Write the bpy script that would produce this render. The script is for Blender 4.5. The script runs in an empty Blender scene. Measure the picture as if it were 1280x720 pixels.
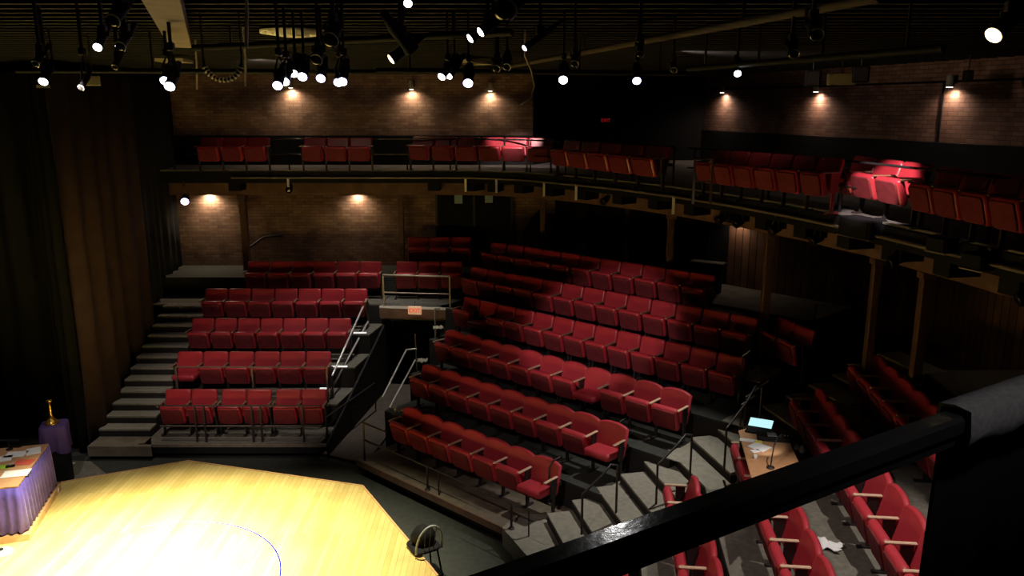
import bpy, math, random
from mathutils import Vector, Matrix
random.seed(7)
C = bpy.context.scene.collection
R = math.radians
# ------------------------------------------------------------------ camera
EYE = 6.6; FPX = 1000.0; PITCH = math.atan((360-133)/FPX)
cam = bpy.data.objects.new('camera', bpy.data.cameras.new('camera')); C.objects.link(cam)
cam.data.lens = 36*FPX/1280; cam.data.sensor_width = 36; cam.data.clip_start = .05; cam.data.clip_end = 200
cam.location = (0, 0, EYE); cam.rotation_euler = (math.pi/2-PITCH, 0, 0)
bpy.context.scene.camera = cam
def ray(px, py):
    u = (px-640)/FPX; v = -(py-360)/FPX; c, s = math.cos(PITCH), math.sin(PITCH)
    return Vector((u, c+v*s, -s+v*c))
def at(px, py, z):
    r = ray(px, py); return Vector((0, 0, EYE)) + r*((z-EYE)/r.z)
def atY(px, py, Y):
    r = ray(px, py); return Vector((0, 0, EYE)) + r*(Y/r.y)
def atW(px, py, P, d):                       # where the ray meets the vertical wall through P along d
    r = ray(px, py); n = Vector((-d[1], d[0], 0)); o = Vector((0, 0, EYE))
    return o + r*((Vector((P[0], P[1], 0))-o).dot(n)/r.dot(n))
# ------------------------------------------------------------------ materials
M = {}
def mat(name, col, rough=.7, metal=0, emit=None, es=0, spec=.5, sheen=0, noise=0, nscale=20, bump=0):
    m = bpy.data.materials.new(name); m.use_nodes = True; nt = m.node_tree; b = nt.nodes['Principled BSDF']
    b.inputs['Base Color'].default_value = (*col, 1); b.inputs['Roughness'].default_value = rough
    b.inputs['Metallic'].default_value = metal; b.inputs['Specular IOR Level'].default_value = spec
    if sheen: b.inputs['Sheen Weight'].default_value = sheen; b.inputs['Sheen Roughness'].default_value = .4
    if emit: b.inputs['Emission Color'].default_value = (*emit, 1); b.inputs['Emission Strength'].default_value = es
    if noise or bump:
        tc = nt.nodes.new('ShaderNodeTexCoord'); n = nt.nodes.new('ShaderNodeTexNoise')
        n.inputs['Scale'].default_value = nscale; n.inputs['Detail'].default_value = 4
        nt.links.new(tc.outputs['Object'], n.inputs['Vector'])
        if noise:
            r = nt.nodes.new('ShaderNodeValToRGB')
            r.color_ramp.elements[0].position = .3; r.color_ramp.elements[1].position = .7
            r.color_ramp.elements[0].color = (*[max(0, c*(1-noise)) for c in col], 1)
            r.color_ramp.elements[1].color = (*[min(1, c*(1+noise)) for c in col], 1)
            nt.links.new(n.outputs['Fac'], r.inputs['Fac']); nt.links.new(r.outputs['Color'], b.inputs['Base Color'])
        if bump:
            bp = nt.nodes.new('ShaderNodeBump'); bp.inputs['Strength'].default_value = bump; bp.inputs['Distance'].default_value = .01
            nt.links.new(n.outputs['Fac'], bp.inputs['Height']); nt.links.new(bp.outputs['Normal'], b.inputs['Normal'])
    M[name] = m; return m
mat('red', (.40, .030, .045), .5, spec=.35, noise=.12, nscale=6)
mat('red_vinyl', (.36, .026, .038), .33, spec=.5, noise=.12, nscale=6)
mat('pan', (.15, .020, .026), .7, spec=.2, noise=.15, nscale=9)
mat('arm_wood', (.62, .44, .31), .35, noise=.15, nscale=30)
mat('arm_dark', (.22, .13, .08), .4, noise=.15, nscale=30)
mat('iron', (.035, .028, .028), .5, metal=.3)
mat('iron_red', (.30, .025, .03), .45)
mat('black', (.010, .010, .011), .7, spec=.15)
mat('black_gloss', (.018, .018, .019), .13, bump=.05, nscale=40)
mat('black_cloth', (.004, .004, .0045), .95, spec=.1)
mat('grey_cloth', (.115, .11, .108), .95, bump=.12, nscale=60, noise=.2)
mat('ceiling_dark', (.012, .011, .010), .9, noise=.3, nscale=3)
mat('rail_brown', (.13, .10, .08), .45, metal=.3)
mat('chrome', (.85, .84, .82), .30, metal=.55)
mat('rail_tan', (.28, .24, .19), .4, metal=.4)
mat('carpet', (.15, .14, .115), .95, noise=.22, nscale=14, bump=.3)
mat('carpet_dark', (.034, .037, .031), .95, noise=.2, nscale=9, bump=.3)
mat('tread', (.26, .245, .205), .95, noise=.15, nscale=12, bump=.15)
mat('platform', (.16, .13, .095), .8, noise=.25, nscale=5)
mat('platform_edge', (.24, .20, .15), .7, noise=.2, nscale=10)
mat('nosing', (.88, .87, .84), .5)
mat('nosing_glow', (.9, .9, .88), .4, emit=(1, .98, .95), es=.85)  # white nosing colour with a glow added to the strips
mat('conduit', (.06, .048, .042), .7, spec=.2)
mat('grey_trim', (.16, .15, .14), .5)
mat('riser_black', (.013, .012, .012), .85)
mat('ramp', (.105, .08, .065), .9, noise=.15, nscale=6)
mat('skirt_dark', (.02, .018, .018), .8)
mat('wood_post', (.12, .060, .038), .6, noise=.25, nscale=12)
mat('beam_brown', (.17, .090, .058), .7, noise=.25, nscale=4)
mat('beam_tan', (.20, .165, .145), .8, noise=.15, nscale=6)
mat('concrete', (.10, .09, .08), .9, noise=.3, nscale=3)
mat('drape_brown', (.060, .034, .027), .95, noise=.2, nscale=3)
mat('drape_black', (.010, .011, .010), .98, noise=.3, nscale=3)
mat('purple', (.10, .065, .38), .75, sheen=.3, noise=.15, nscale=12)
mat('purple_dark', (.055, .028, .14), .8)
mat('oak', (.62, .36, .16), .5, noise=.15, nscale=9)
mat('table_tan', (.55, .30, .15), .5, noise=.1, nscale=10)
mat('paper', (.88, .88, .86), .8)
mat('paper_yellow', (.85, .75, .12), .8)
mat('paper_red', (.62, .10, .06), .7)
mat('green_felt', (.35, .55, .05), .8)
mat('gold', (.85, .50, .10), .22, metal=.9)
mat('screen', (.05, .05, .05), .3, emit=(.55, .95, 1.0), es=1.0)
mat('white_cloth', (.75, .76, .78), .9)
mat('plate', (.42, .39, .30), .7)
mat('louver', (.50, .47, .33), .7)
mat('duct', (.75, .68, .56), .6)
mat('glass_dark', (.010, .011, .012), .12)
mat('pale_blue', (.38, .54, .66), .7)
mat('grey_plastic', (.28, .30, .30), .5)
mat('blue_line', (.002, .010, .24), .9, spec=0)
mat('exit_panel', (.9, .75, .6), .5, emit=(1, .45, .25), es=.35)
mat('exit_letters', (.8, .06, .02), .5, emit=(1, .09, .02), es=.5)
mat('exit_red', (.5, .02, .02), .5, emit=(1, .03, .03), es=.22)
mat('lens_cool', (.9, .9, 1), .2, emit=(.86, .89, 1), es=14)
mat('lens_warm', (1, .9, .7), .2, emit=(1, .72, .36), es=6)
mat('lens_dim', (.03, .03, .03), .08)
mat('lens_blue', (.6, .6, 1), .2, emit=(.62, .55, 1), es=14)
mat('lens_sconce', (1, 1, 1), .2, emit=(1, .88, .78), es=7)
mat('halo_blue', (.04, .02, .3), .2, emit=(.08, .03, .9), es=.7)
def planks(name, c1, c2, mortar, w, l, rough=.5, axis='XY', bumpd=.3):
    m = bpy.data.materials.new(name); m.use_nodes = True; nt = m.node_tree; b = nt.nodes['Principled BSDF']
    b.inputs['Roughness'].default_value = rough
    tc = nt.nodes.new('ShaderNodeTexCoord'); sp = nt.nodes.new('ShaderNodeSeparateXYZ'); cb = nt.nodes.new('ShaderNodeCombineXYZ')
    nt.links.new(tc.outputs['Object'], sp.inputs[0])
    nt.links.new(sp.outputs[axis[0]], cb.inputs[0]); nt.links.new(sp.outputs[axis[1]], cb.inputs[1])
    br = nt.nodes.new('ShaderNodeTexBrick'); nt.links.new(cb.outputs[0], br.inputs['Vector'])
    br.inputs['Scale'].default_value = 1; br.inputs['Brick Width'].default_value = l; br.inputs['Row Height'].default_value = w
    br.inputs['Mortar Size'].default_value = mortar[0]; br.inputs['Mortar Smooth'].default_value = .3; br.inputs['Bias'].default_value = 0
    br.inputs['Color1'].default_value = (*c1, 1); br.inputs['Color2'].default_value = (*c2, 1); br.inputs['Mortar'].default_value = (*mortar[1], 1)
    n = nt.nodes.new('ShaderNodeTexNoise'); n.inputs['Scale'].default_value = 2.2; n.inputs['Detail'].default_value = 5
    nt.links.new(cb.outputs[0], n.inputs['Vector'])
    mx = nt.nodes.new('ShaderNodeMix'); mx.data_type = 'RGBA'; mx.blend_type = 'MULTIPLY'; mx.inputs['Factor'].default_value = .25 if name == 'stage_floor' else .6
    rp = nt.nodes.new('ShaderNodeValToRGB'); rp.color_ramp.elements[0].position = .3; rp.color_ramp.elements[1].position = .65
    rp.color_ramp.elements[0].color = (.45, .42, .40, 1); rp.color_ramp.elements[1].color = (1.25, 1.2, 1.15, 1)
    nt.links.new(n.outputs['Fac'], rp.inputs['Fac'])
    nt.links.new(br.outputs['Color'], mx.inputs['A']); nt.links.new(rp.outputs['Color'], mx.inputs['B'])
    nt.links.new(mx.outputs['Result'], b.inputs['Base Color'])
    bp = nt.nodes.new('ShaderNodeBump'); bp.inputs['Strength'].default_value = bumpd; bp.inputs['Distance'].default_value = .01; bp.invert = True
    nt.links.new(br.outputs['Fac'], bp.inputs['Height']); nt.links.new(bp.outputs['Normal'], b.inputs['Normal'])
    M[name] = m; return m
planks('brick', (.20, .115, .075), (.33, .22, .15), (.007, (.14, .085, .06)), .078, .23, .85, 'XZ', .5)
planks('brick_dark', (.20, .10, .07), (.31, .18, .13), (.007, (.10, .06, .045)), .078, .23, .85, 'XZ', .5)
planks('wood_wall', (.17, .085, .055), (.28, .15, .09), (.012, (.02, .012, .01)), .18, 4.0, .6, 'ZX', .5)
planks('stage_floor', (.57, .42, .125), (.67, .515, .185), (.0025, (.28, .15, .04)), .085, 2.6, .42, 'YX', .1)
# ------------------------------------------------------------------ mesh builder
class MB:
    def __init__(s): s.v = []; s.f = []; s.sm = []
    def add(s, vs, fs, smooth=False):
        o = len(s.v); s.v += [tuple(v) for v in vs]; s.f += [tuple(i+o for i in f) for f in fs]; s.sm += [smooth]*len(fs); return s
    def box(s, c, d, rot=0, bev=0):
        x, y, z = [k/2 for k in d]; m = Matrix.Rotation(rot, 3, 'Z') if not isinstance(rot, Matrix) else rot; c = Vector(c)
        if not bev:
            vs = [c + m@Vector((i*x, j*y, k*z)) for k in (-1, 1) for i, j in ((-1, -1), (1, -1), (1, 1), (-1, 1))]
            return s.add(vs, [(3, 2, 1, 0), (4, 5, 6, 7), (0, 1, 5, 4), (1, 2, 6, 5), (2, 3, 7, 6), (3, 0, 4, 7)])
        b = bev; rings = []
        for (zz, ins) in ((-z, b), (-z+b, 0), (z-b, 0), (z, b)):
            a, e = x-ins, y-ins; q = b if not ins else b*.5
            rings.append([(-a+q, -e), (a-q, -e), (a, -e+q), (a, e-q), (a-q, e), (-a+q, e), (-a, e-q), (-a, -e+q)])
            rings[-1] = [c + m@Vector((p[0], p[1], zz)) for p in rings[-1]]
        return s.loft(rings)
    def loft(s, rings, cap=True, smooth=False, closed=True):
        n = len(rings[0]); vs = [v for r in rings for v in r]; fs = []
        for k in range(len(rings)-1):
            for i in range(n if closed else n-1):
                j = (i+1) % n; fs.append((k*n+i, k*n+j, (k+1)*n+j, (k+1)*n+i))
        s.add(vs, fs, smooth)
        if cap:
            s.add(rings[0], [tuple(reversed(range(n)))]); s.add(rings[-1], [tuple(range(n))])
        return s
    def tube(s, pts, r, n=8, caps=True):
        pts = [Vector(p) for p in pts]; rings = []; up = None
        for i, p in enumerate(pts):
            d = (pts[min(i+1, len(pts)-1)]-pts[max(i-1, 0)]).normalized()
            if up is None: up = Vector((0, 0, 1)) if abs(d.z) < .9 else Vector((1, 0, 0))
            a = d.cross(up).normalized(); up = a.cross(d).normalized(); rr = r[i] if isinstance(r, (list, tuple)) else r
            rings.append([p + (a*math.cos(t)+up*math.sin(t))*rr for t in [2*math.pi*k/n for k in range(n)]])
        return s.loft(rings, caps, True)
    def lathe(s, prof, n=20, M4=None):
        M4 = M4 or Matrix.Identity(4)
        rings = [[M4@Vector((r*math.cos(2*math.pi*k/n), r*math.sin(2*math.pi*k/n), z)) for k in range(n)] for r, z in prof]
        return s.loft(rings, True, True)
    def prism(s, poly, z0, z1):
        n = len(poly); a = sum(poly[i][0]*poly[(i+1) % n][1]-poly[(i+1) % n][0]*poly[i][1] for i in range(n))
        if a < 0: poly = poly[::-1]
        return s.loft([[Vector((p[0], p[1], z0)) for p in poly], [Vector((p[0], p[1], z1)) for p in poly]])
    def slab(s, out, t, M4, r=.03):              # a cushion: outline in x,z and thickness along y with rounded rims
        cx = sum(p[0] for p in out)/len(out); cz = (min(p[1] for p in out)+max(p[1] for p in out))/2
        w = max(p[0] for p in out)-min(p[0] for p in out); h = max(p[1] for p in out)-min(p[1] for p in out)
        rings = []
        for ins, y in ((r, -t/2), (r*.35, -t/2+r*.3), (0, -t/2+r), (0, t/2-r), (r*.35, t/2-r*.3), (r, t/2)):
            fx, fz = 1-2*ins/w, 1-2*ins/h
            rings.append([M4@Vector((cx+(p[0]-cx)*fx, y, cz+(p[1]-cz)*fz)) for p in out])
        s.loft(rings, False, True); n = len(out); s.add(rings[0], [tuple(range(n))]); s.add(rings[-1], [tuple(reversed(range(n)))]); return s
    def build(s, name, m, parent=None):
        me = bpy.data.meshes.new(name); me.from_pydata(s.v, [], s.f); me.materials.append(M[m] if isinstance(m, str) else m)
        me.polygons.foreach_set('use_smooth', s.sm)
        bm_fix(me); o = bpy.data.objects.new(name, me); C.objects.link(o)
        if parent is not None:
            o.parent = parent
        return o
import bmesh
def bm_fix(me):
    b = bmesh.new(); b.from_mesh(me); bmesh.ops.recalc_face_normals(b, faces=b.faces); b.to_mesh(me); b.free()
def tag(o, label, cat, group=None, kind=None):
    if label: o['label'] = label
    if cat: o['category'] = cat
    if group: o['group'] = group
    if kind: o['kind'] = kind
    return o
def empty(name, loc, rz=0):
    o = bpy.data.objects.new(name, None); C.objects.link(o); o.location = loc; o.rotation_euler = (0, 0, rz); o.empty_display_size = .1; return o
def struct(name, mb, m):
    o = mb.build(name, m); o['kind'] = 'structure'; return o
def centred(o):                                   # move the object's origin to its own base without moving the mesh
    me = o.data; vs = [v.co for v in me.vertices]
    c = Vector(((min(v.x for v in vs)+max(v.x for v in vs))/2, (min(v.y for v in vs)+max(v.y for v in vs))/2, min(v.z for v in vs)))
    me.transform(Matrix.Translation(-c)); o.location = c; return o
def single(name, mb, m, label, cat, group=None, kind=None):
    return tag(centred(mb.build(name, m)), label, cat, group, kind)
ORD = ['first', 'second', 'third', 'fourth', 'fifth', 'sixth', 'seventh', 'eighth', 'ninth', 'tenth', 'eleventh', 'twelfth', 'thirteenth', 'fourteenth']
# ------------------------------------------------------------------ theatre chair
def outline(w, h, top='square', r=.05, z0=0, bottom_arch=0):
    x = w/2; p = []
    for k in range(5): a = math.pi+math.pi/2*k/4; p.append((-x+r+r*math.cos(a), z0+r+r*math.sin(a)))
    for k in range(5): a = -math.pi/2+math.pi/2*k/4; p.append((x-r+r*math.cos(a), z0+r+r*math.sin(a)))
    if top == 'square':
        for k in range(5): a = math.pi/2*k/4; p.append((x-r+r*math.cos(a), z0+h-r+r*math.sin(a)))
        for k in range(5): a = math.pi/2+math.pi/2*k/4; p.append((-x+r+r*math.cos(a), z0+h-r+r*math.sin(a)))
    else:
        for k in range(13):
            t = k/12; xx = x-2*x*t; p.append((xx, z0+h-.062*(abs(xx/x)**2.5)))
    if bottom_arch: p = [(a, b-bottom_arch*(1-(a/x)**2) if b < z0+h*.3 else b) for a, b in p]
    return p
def make_chair(kind, down, dim=False):
    t = empty('theatre_chair', (0, 0, 0)); red = 'red' if kind == 'arch' else 'red_vinyl'
    tilt = Matrix.Translation((0, -.14, .34)) @ Matrix.Rotation(R(-14), 4, 'X')
    w = .56 if kind == 'arch' else .505
    MB().slab(outline(w, .545, kind, .045), .075, tilt, .028).build('backrest', red, t)
    if down:
        m4 = Matrix.Translation((0, -.12, .43)) @ Matrix.Rotation(R(87), 4, 'X')     # lies flat, front edge away from the back
    else:
        m4 = Matrix.Translation((0, -.295, .275)) @ Matrix.Rotation(R(15), 4, 'X')
    st = MB().slab(outline(.485 if kind == 'arch' else .465, .40, 'square', .05), .115, m4, .038).build('seat', red, t)
    off = Matrix.Translation((0, -.061, 0))
    MB().slab(outline(.40, .33, 'square', .04, .035, .02), .03, m4@off, .008).build('seat_pan', 'pan', st)
    ar = MB().box((-.26, -.265, .655), (.046, .32, .026), bev=.008).build('armrest', 'arm_wood' if kind == 'arch' else 'arm_dark', t)
    f = MB().box((-.26, -.20, .49), (.030, .13, .33), bev=.006).box((-.26, -.20, .16), (.03, .06, .32)).box((-.26, -.20, .012), (.05, .26, .024)).box((-.26, -.08, .52), (.03, .14, .06))
    f.build('side_frame', 'iron', t)
    return t
def copy_tree(o, parent=None):
    c = o.copy(); C.objects.link(c); c.parent = parent
    for ch in list(o.children):
        if ch.name in bpy.data.objects: copy_tree(ch, c)
    return c
PROTO = {(k, d): [make_chair(k, d), False] for k in ('square', 'arch') for d in (0, 1)}
def chair(kind, d, x, y, z, rz, sx, sz, label, group, last=False, endred=False):
    p = PROTO[(kind, d)]
    if not p[1]: o = p[0]; p[1] = True; kids = None
    else: o = copy_tree(p[0])
    o.location = (x, y, z); o.rotation_euler = (0, 0, rz); o.scale = (sx, 1, sz); tag(o, label, 'chair', group)
    for ch in list(o.children):
        if last and ch.data and (ch.name.startswith('armrest') or ch.name.startswith('side_frame')) and abs(ch.location.x) < .01:
            e = ch.copy(); C.objects.link(e); e.parent = o; e.location.x += .52
            if endred and ch.name.startswith('side_frame'):
                e.data = e.data.copy(); e.data.materials[0] = M['iron_red']
    return o
def row(P0, P1, n, zf, kind, where, group, down=(), sz=1., skip=(), frm='left', last=True, endred=False, off=0):
    P0 = Vector(P0); P1 = Vector(P1); d = (P1-P0); L = d.length; rz = math.atan2(d.y, d.x); sp = L/n; cnt = 0
    for i in range(n):
        if i in skip: continue
        p = P0 + d*((i+.5)/n); dn = 1 if i in down else 0
        lab = 'red %s seat, %s from %s, %s' % ('lowered' if dn else 'folded', ORD[i+off], frm, where)
        chair(kind, dn, p.x, p.y, zf, rz, sp/.52, sz, lab, group, last and i == n-1, endred)
# left block: rows run straight across
LR = [14.94, 15.98, 16.98, 17.93, 18.85]
for j, (xa, xb) in enumerate(((-6.83, -5.79), (-5.72, -4.72), (-4.65, -3.64))): row((xa, LR[0]), (xb, LR[0]), 2, .30, 'square', 'front row of left block', 'front row, left block', off=2*j)
row((-6.97, LR[1]), (-3.76, LR[1]), 6, .75, 'square', 'second row of left block', 'second row, left block', down=(0,))
row((-7.02, LR[2]), (-3.52, LR[2]), 7, 1.20, 'square', 'third row of left block', 'third row, left block')
row((-7.05, LR[3]), (-3.31, LR[3]), 7, 1.65, 'square', 'fourth row of left block', 'fourth row, left block')
row((-6.35, LR[4]+.05), (-3.12, LR[4]+.05), 6, 2.10, 'square', 'dim fifth row of left block', 'fifth row, left block')
row((-2.78, LR[4]+.05), (-1.18, LR[4]+.05), 3, 2.10, 'square', 'behind the pale guard rail', 'chairs behind the vomitory guard rail')
row((-2.60, 19.78), (-1.00, 19.78), 3, 2.55, 'square', 'dark topmost row by double doors', 'topmost chairs by the double doors')
# centre block
def CP(s, n): return (s*.743+n*.669, -s*.669+n*.743)
CN = [9.16, 10.17, 11.12, 12.07, 13.00, 13.88]
CE = [(-10.92, -7.20), (-11.50, -6.64), (-11.82, -6.07), (-12.26, -5.61), (-12.95, -5.85), (-13.15, -7.19)]
CC = [7, 9, 11, 13, 13, 11]
CW = ['front row', 'second row', 'third row', 'fourth row', 'fifth row', 'dark sixth row']
CD = [(6,), (8,), (7,), (1,), (), ()]
for i in range(6):
    row(CP(CE[i][0], CN[i]), CP(CE[i][1], CN[i]), CC[i], .30+.45*i, 'arch' if i < 3 else 'square', CW[i]+' of centre block', CW[i]+', centre block', down=CD[i])
# right block: rows run towards the balcony the camera stands on
def RP(y, n): x = (n+.105*y)/.995; return (x, y)
RN = [.47, 1.47, 2.45, 3.40, 4.30]
RE = [(9.25, 7.1, 4), (10.33, 6.2, 8), (10.75, 6.5, 8), (11.35, 6.25, 10), (11.6, 7.0, 9)]
RW = ['front row', 'second row', 'third row', 'fourth row', 'dark fifth row']
for i in range(5):
    a, b, n = RE[i]
    row(RP(a, RN[i]), RP(b, RN[i]), n, .30+.45*i, 'arch', RW[i]+' of right block', RW[i]+', right block', frm='far end')
row((4.75, 13.75), (5.05, 12.75), 2, 2.10, 'square', 'beside upper aisle steps', 'two chairs beside the upper aisle steps')
# balcony rows
ZB = 5.10
def brow(a, b, n, where, group, end=False, **k):
    A = at(*a, ZB+.78); B = at(*b, ZB+.78); row((A.x, A.y), (B.x, B.y), n, ZB, 'square', where, group, sz=.9, endred=end, **k)
brow((251, 172), (338, 172), 3, 'far left of balcony', 'balcony chairs, far left')
brow((380, 172), (466, 172), 3, 'left balcony beyond first gap', 'balcony chairs, left')
brow((516, 171), (691, 172.5), 6, 'balcony run ending in spotlit pair', 'balcony chairs, middle left')
brow((707, 175), (841, 184), 5, 'balcony run under red exit sign', 'balcony chairs, middle')
brow((893, 187), (1057, 198), 6, 'right balcony before spotlit trio', 'balcony chairs, middle right', end=True)
brow((1071, 194.5), (1168, 206), 3, 'spotlit trio on right balcony', 'spotlit balcony chairs')
brow((1178, 208), (1330, 226), 4, 'right end of balcony', 'balcony chairs, right')
# ------------------------------------------------------------------ floors, risers
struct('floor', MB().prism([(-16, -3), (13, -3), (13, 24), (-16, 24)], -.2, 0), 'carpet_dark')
def prism_obj(name, poly, z0, z1, m, edge=None):
    o = struct(name, MB().prism(poly, z0, z1), m); return o
LX1 = [-3.58, -3.40, -3.22, -3.05, -1.15]
FL = [14.28, 15.20, 16.18, 17.14, 18.05, 19.05]
for i in range(5):
    back = FL[i+1] if i < 4 else 19.0
    poly = [(-7.05, FL[i]), (LX1[i]-.12 if i < 4 else LX1[i], FL[i]), (LX1[i]+.05, back), (-7.05, back)]
    if i == 4: poly = [(-8.6, 18.05), (-3.05, 18.05), (-3.05, 17.95), (-.95, 17.72), (-.4, 19.3), (-.4, 19.0), (-8.6, 19.0)]
    if i == 4: poly = [(-8.6, 18.12), (-3.05, 18.12), (-3.0, 19.0), (-8.6, 19.0)]
    z = .3+.45*i
    prism_obj('floor', poly, 0 if i else .1, z-.03, 'riser_black')
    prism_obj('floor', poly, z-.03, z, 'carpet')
# bridge over the vomitory and the floors behind
prism_obj('floor', [(-3.04, 17.98), (-.95, 17.72), (-.2, 19.0), (-2.99, 19.0)], 1.78, 2.1, 'carpet')
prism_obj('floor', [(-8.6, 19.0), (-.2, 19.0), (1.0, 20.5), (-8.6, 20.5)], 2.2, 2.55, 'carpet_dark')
single('nosing_strip', MB().box((-2.0, 17.83, 2.075), (2.15, .03, .05), R(-7)), 'nosing', 'pale grey nosing along the bridge over the vomitory', 'trim')
single('fascia_board', MB().box((-2.0, 17.83, 1.93), (2.15, .025, .22), R(-7)), 'beam_brown', 'brown fascia board above the vomitory opening', 'board')
single('kick_board', MB().box((-5.35, 14.27, .27), (3.6, .04, .06)), 'platform_edge', 'pale edge board along front of left seating platform', 'trim')
cf = [8.22]+[n-.82 for n in CN[1:]]+[14.75]
for i in range(6):
    l, r = CE[i][0]-.30, CE[i][1]+.12
    poly = [CP(l, cf[i]), CP(r, cf[i]), CP(r+.1, cf[i+1]), CP(l, cf[i+1])]
    z = .3+.45*i
    prism_obj('floor', poly, 0 if i else .1, z-.03, 'riser_black')
    prism_obj('floor', poly, z-.03, z, 'platform' if i == 0 else 'carpet_dark')  # shade between the seat rows is put into the darker carpet colour
    r0 = CE[i][1]+.02
    prism_obj('floor', [CP(r0, cf[i]+.02), CP(r0+.42, cf[i]+.02), CP(r0+.42, cf[i]+.9), CP(r0, cf[i]+.9)], z-.01, z+.006, 'tread')
a, b = CP(CE[0][0]-.30, cf[0]-.015), CP(CE[0][1]+.4, cf[0]-.015)
single('kick_board', MB().box(((a[0]+b[0])/2, (a[1]+b[1])/2, .24), ((Vector(a)-Vector(b)).length, .03, .12), R(-42)), 'beam_brown', 'brown edge board along front of centre seating platform', 'trim')
prism_obj('floor', [CP(-13.6, 14.75), CP(-5.6, 14.75), CP(-5.2, 18.5), CP(-13.6, 18.5)], 2.6, 2.62, 'concrete')
rf = [n-.78 for n in RN]+[5.2, 8.0]
for j in range(6):
    y1 = (RE[j][0]+.25) if j < 5 else 12.0
    p = [RP(y1, rf[j]), RP(3.0, rf[j]), RP(3.0, rf[j+1]), RP(y1, rf[j+1])]
    z = .3+.45*j
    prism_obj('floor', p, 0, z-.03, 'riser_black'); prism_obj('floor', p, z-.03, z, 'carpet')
# aisle steps between the centre and the right block
def steps(name, label, P, ax, w, n, run, z0, rise, m, group=None, wl=None):
    P = Vector(P); a = Vector(ax).normalized(); nrm = Vector((-a.y, a.x)); t = empty(name, (P.x, P.y, 0)); tag(t, label, 'stairs', group)
    for k in range(n):
        q = P+a*(run*k); w0 = w if wl is None else wl(k)
        poly = [q-nrm*w0[0], q+nrm*w0[1], q+nrm*w0[1]+a*(run+.02), q-nrm*w0[0]+a*(run+.02)]
        poly = [(p.x-P.x, p.y-P.y) for p in poly]; z = z0+rise*k
        s = MB().prism(poly, 0, z-.03).build('step', 'riser_black', t)  # near-black riser colour holds the shade of the step fronts
        MB().prism(poly, z-.03, z+.004).build('tread', m, s)
    return t
ax13 = (.974, .225)
steps('staircase', 'wide grey carpeted aisle steps climbing between centre and right blocks', Vector((.62, 10.98)), ax13, None, 15, .415, .45, .15, 'tread', wl=lambda k: (max(.5, 1.62-.15*k), min(.62, .34+.05*k)))
prism_obj('floor', [(-.15, 11.15), (.75, 9.2), (1.1, 9.3), (.85, 11.5), (.1, 11.6)], 0, .302, 'tread')
steps('staircase', 'narrow carpeted steps climbing beside the brown drape', (-7.45, 14.62), (0, 1), None, 12, .30, .45, .15, 'tread', wl=lambda k: (.38 if k < 9 else .4, .62))
prism_obj('floor', [(-8.07, 14.15), (-6.85, 14.15), (-7.06, 14.62), (-8.07, 14.62)], .1, .3, 'platform')
# white nosing strips on the left block's inner aisle
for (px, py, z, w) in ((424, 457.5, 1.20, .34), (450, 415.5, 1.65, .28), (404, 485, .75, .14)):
    p = at(px, py, z+.02); single('nosing_strip', MB().box((p.x, p.y, z+.006), (w, .045, .03)), 'nosing_glow', {1.20: 'white nosing strip on inner aisle beside third row', 1.65: 'white nosing strip on inner aisle beside fourth row', .75: 'short white nosing strip beside second row end'}[z], 'nosing', 'white nosing strips')
# vomitory ramp and walls
prism_obj('floor', [(-3.80, 14.45), (-2.75, 13.95), (-2.35, 16.6), (-1.9, 19.5), (-3.3, 19.5)], .005, .05, 'ramp')
MBw = MB().prism([(-3.62, 14.30), (-3.50, 14.30), (-2.92, 18.05), (-3.04, 18.05)], 0, .2)
struct('wall_vomitory_left', MB().add([(-3.52, 14.3, 0), (-2.95, 18.1, 0), (-2.95, 18.1, 1.66), (-3.52, 14.3, .31), (-3.56, 14.3, 0), (-2.99, 18.1, 0), (-2.99, 18.1, 1.66), (-3.56, 14.3, .31)],
       [(0, 1, 2, 3), (7, 6, 5, 4), (3, 2, 6, 7), (1, 5, 6, 2), (0, 3, 7, 4)]), 'riser_black')
struct('wall_vomitory_back', MB().box((-2.2, 19.4, .9), (2.4, .05, 2.4)), 'riser_black')
# ------------------------------------------------------------------ stage
st = empty('stage', (-4.5, 9.5, 0)); tag(st, 'low polygonal wooden thrust stage floor, brightly lit', 'stage')
SP = [(-7.68, 12.41), (-5.80, 13.28), (-2.52, 12.32), (-1.03, 9.70), (-1.6, 6.6), (-3.5, 5.0), (-6.5, 5.0), (-9.0, 7.0), (-9.2, 11.8)]
SPl = [(x+4.5, y-9.5) for x, y in SP]
MB().prism(SPl, 0, .36).build('stage_skirt', 'skirt_dark', st)
def grow(poly, k): return [(x*k, y*k) for x, y in poly]
MB().prism(grow(SPl, 1.006), .36, .40).build('deck', 'stage_floor', st)
for i in (0, 1, 2):
    a, b = Vector(grow(SPl, 1.008)[i]), Vector(grow(SPl, 1.008)[i+1]); m = (a+b)/2; d = b-a
    MB().box((m.x, m.y, .385), (d.length, .03, .045), math.atan2(d.y, d.x)).build('edge_trim', 'oak', st)
ring = MB(); c0 = Vector((-4.87+4.5, 9.4-9.5)); N = 60
vs = []; fs = []
for k in range(N+1):
    a = R(-100+215*k/N)
    for rr in (1.745, 1.765): vs.append((c0.x+rr*math.cos(a), c0.y+rr*math.sin(a), .4025))
for k in range(N): fs.append((2*k, 2*k+1, 2*k+3, 2*k+2))
ring.add(vs, fs).build('floor_marking', 'blue_line', st)['label'] = 'thin blue arc painted on the stage floor'
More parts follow.
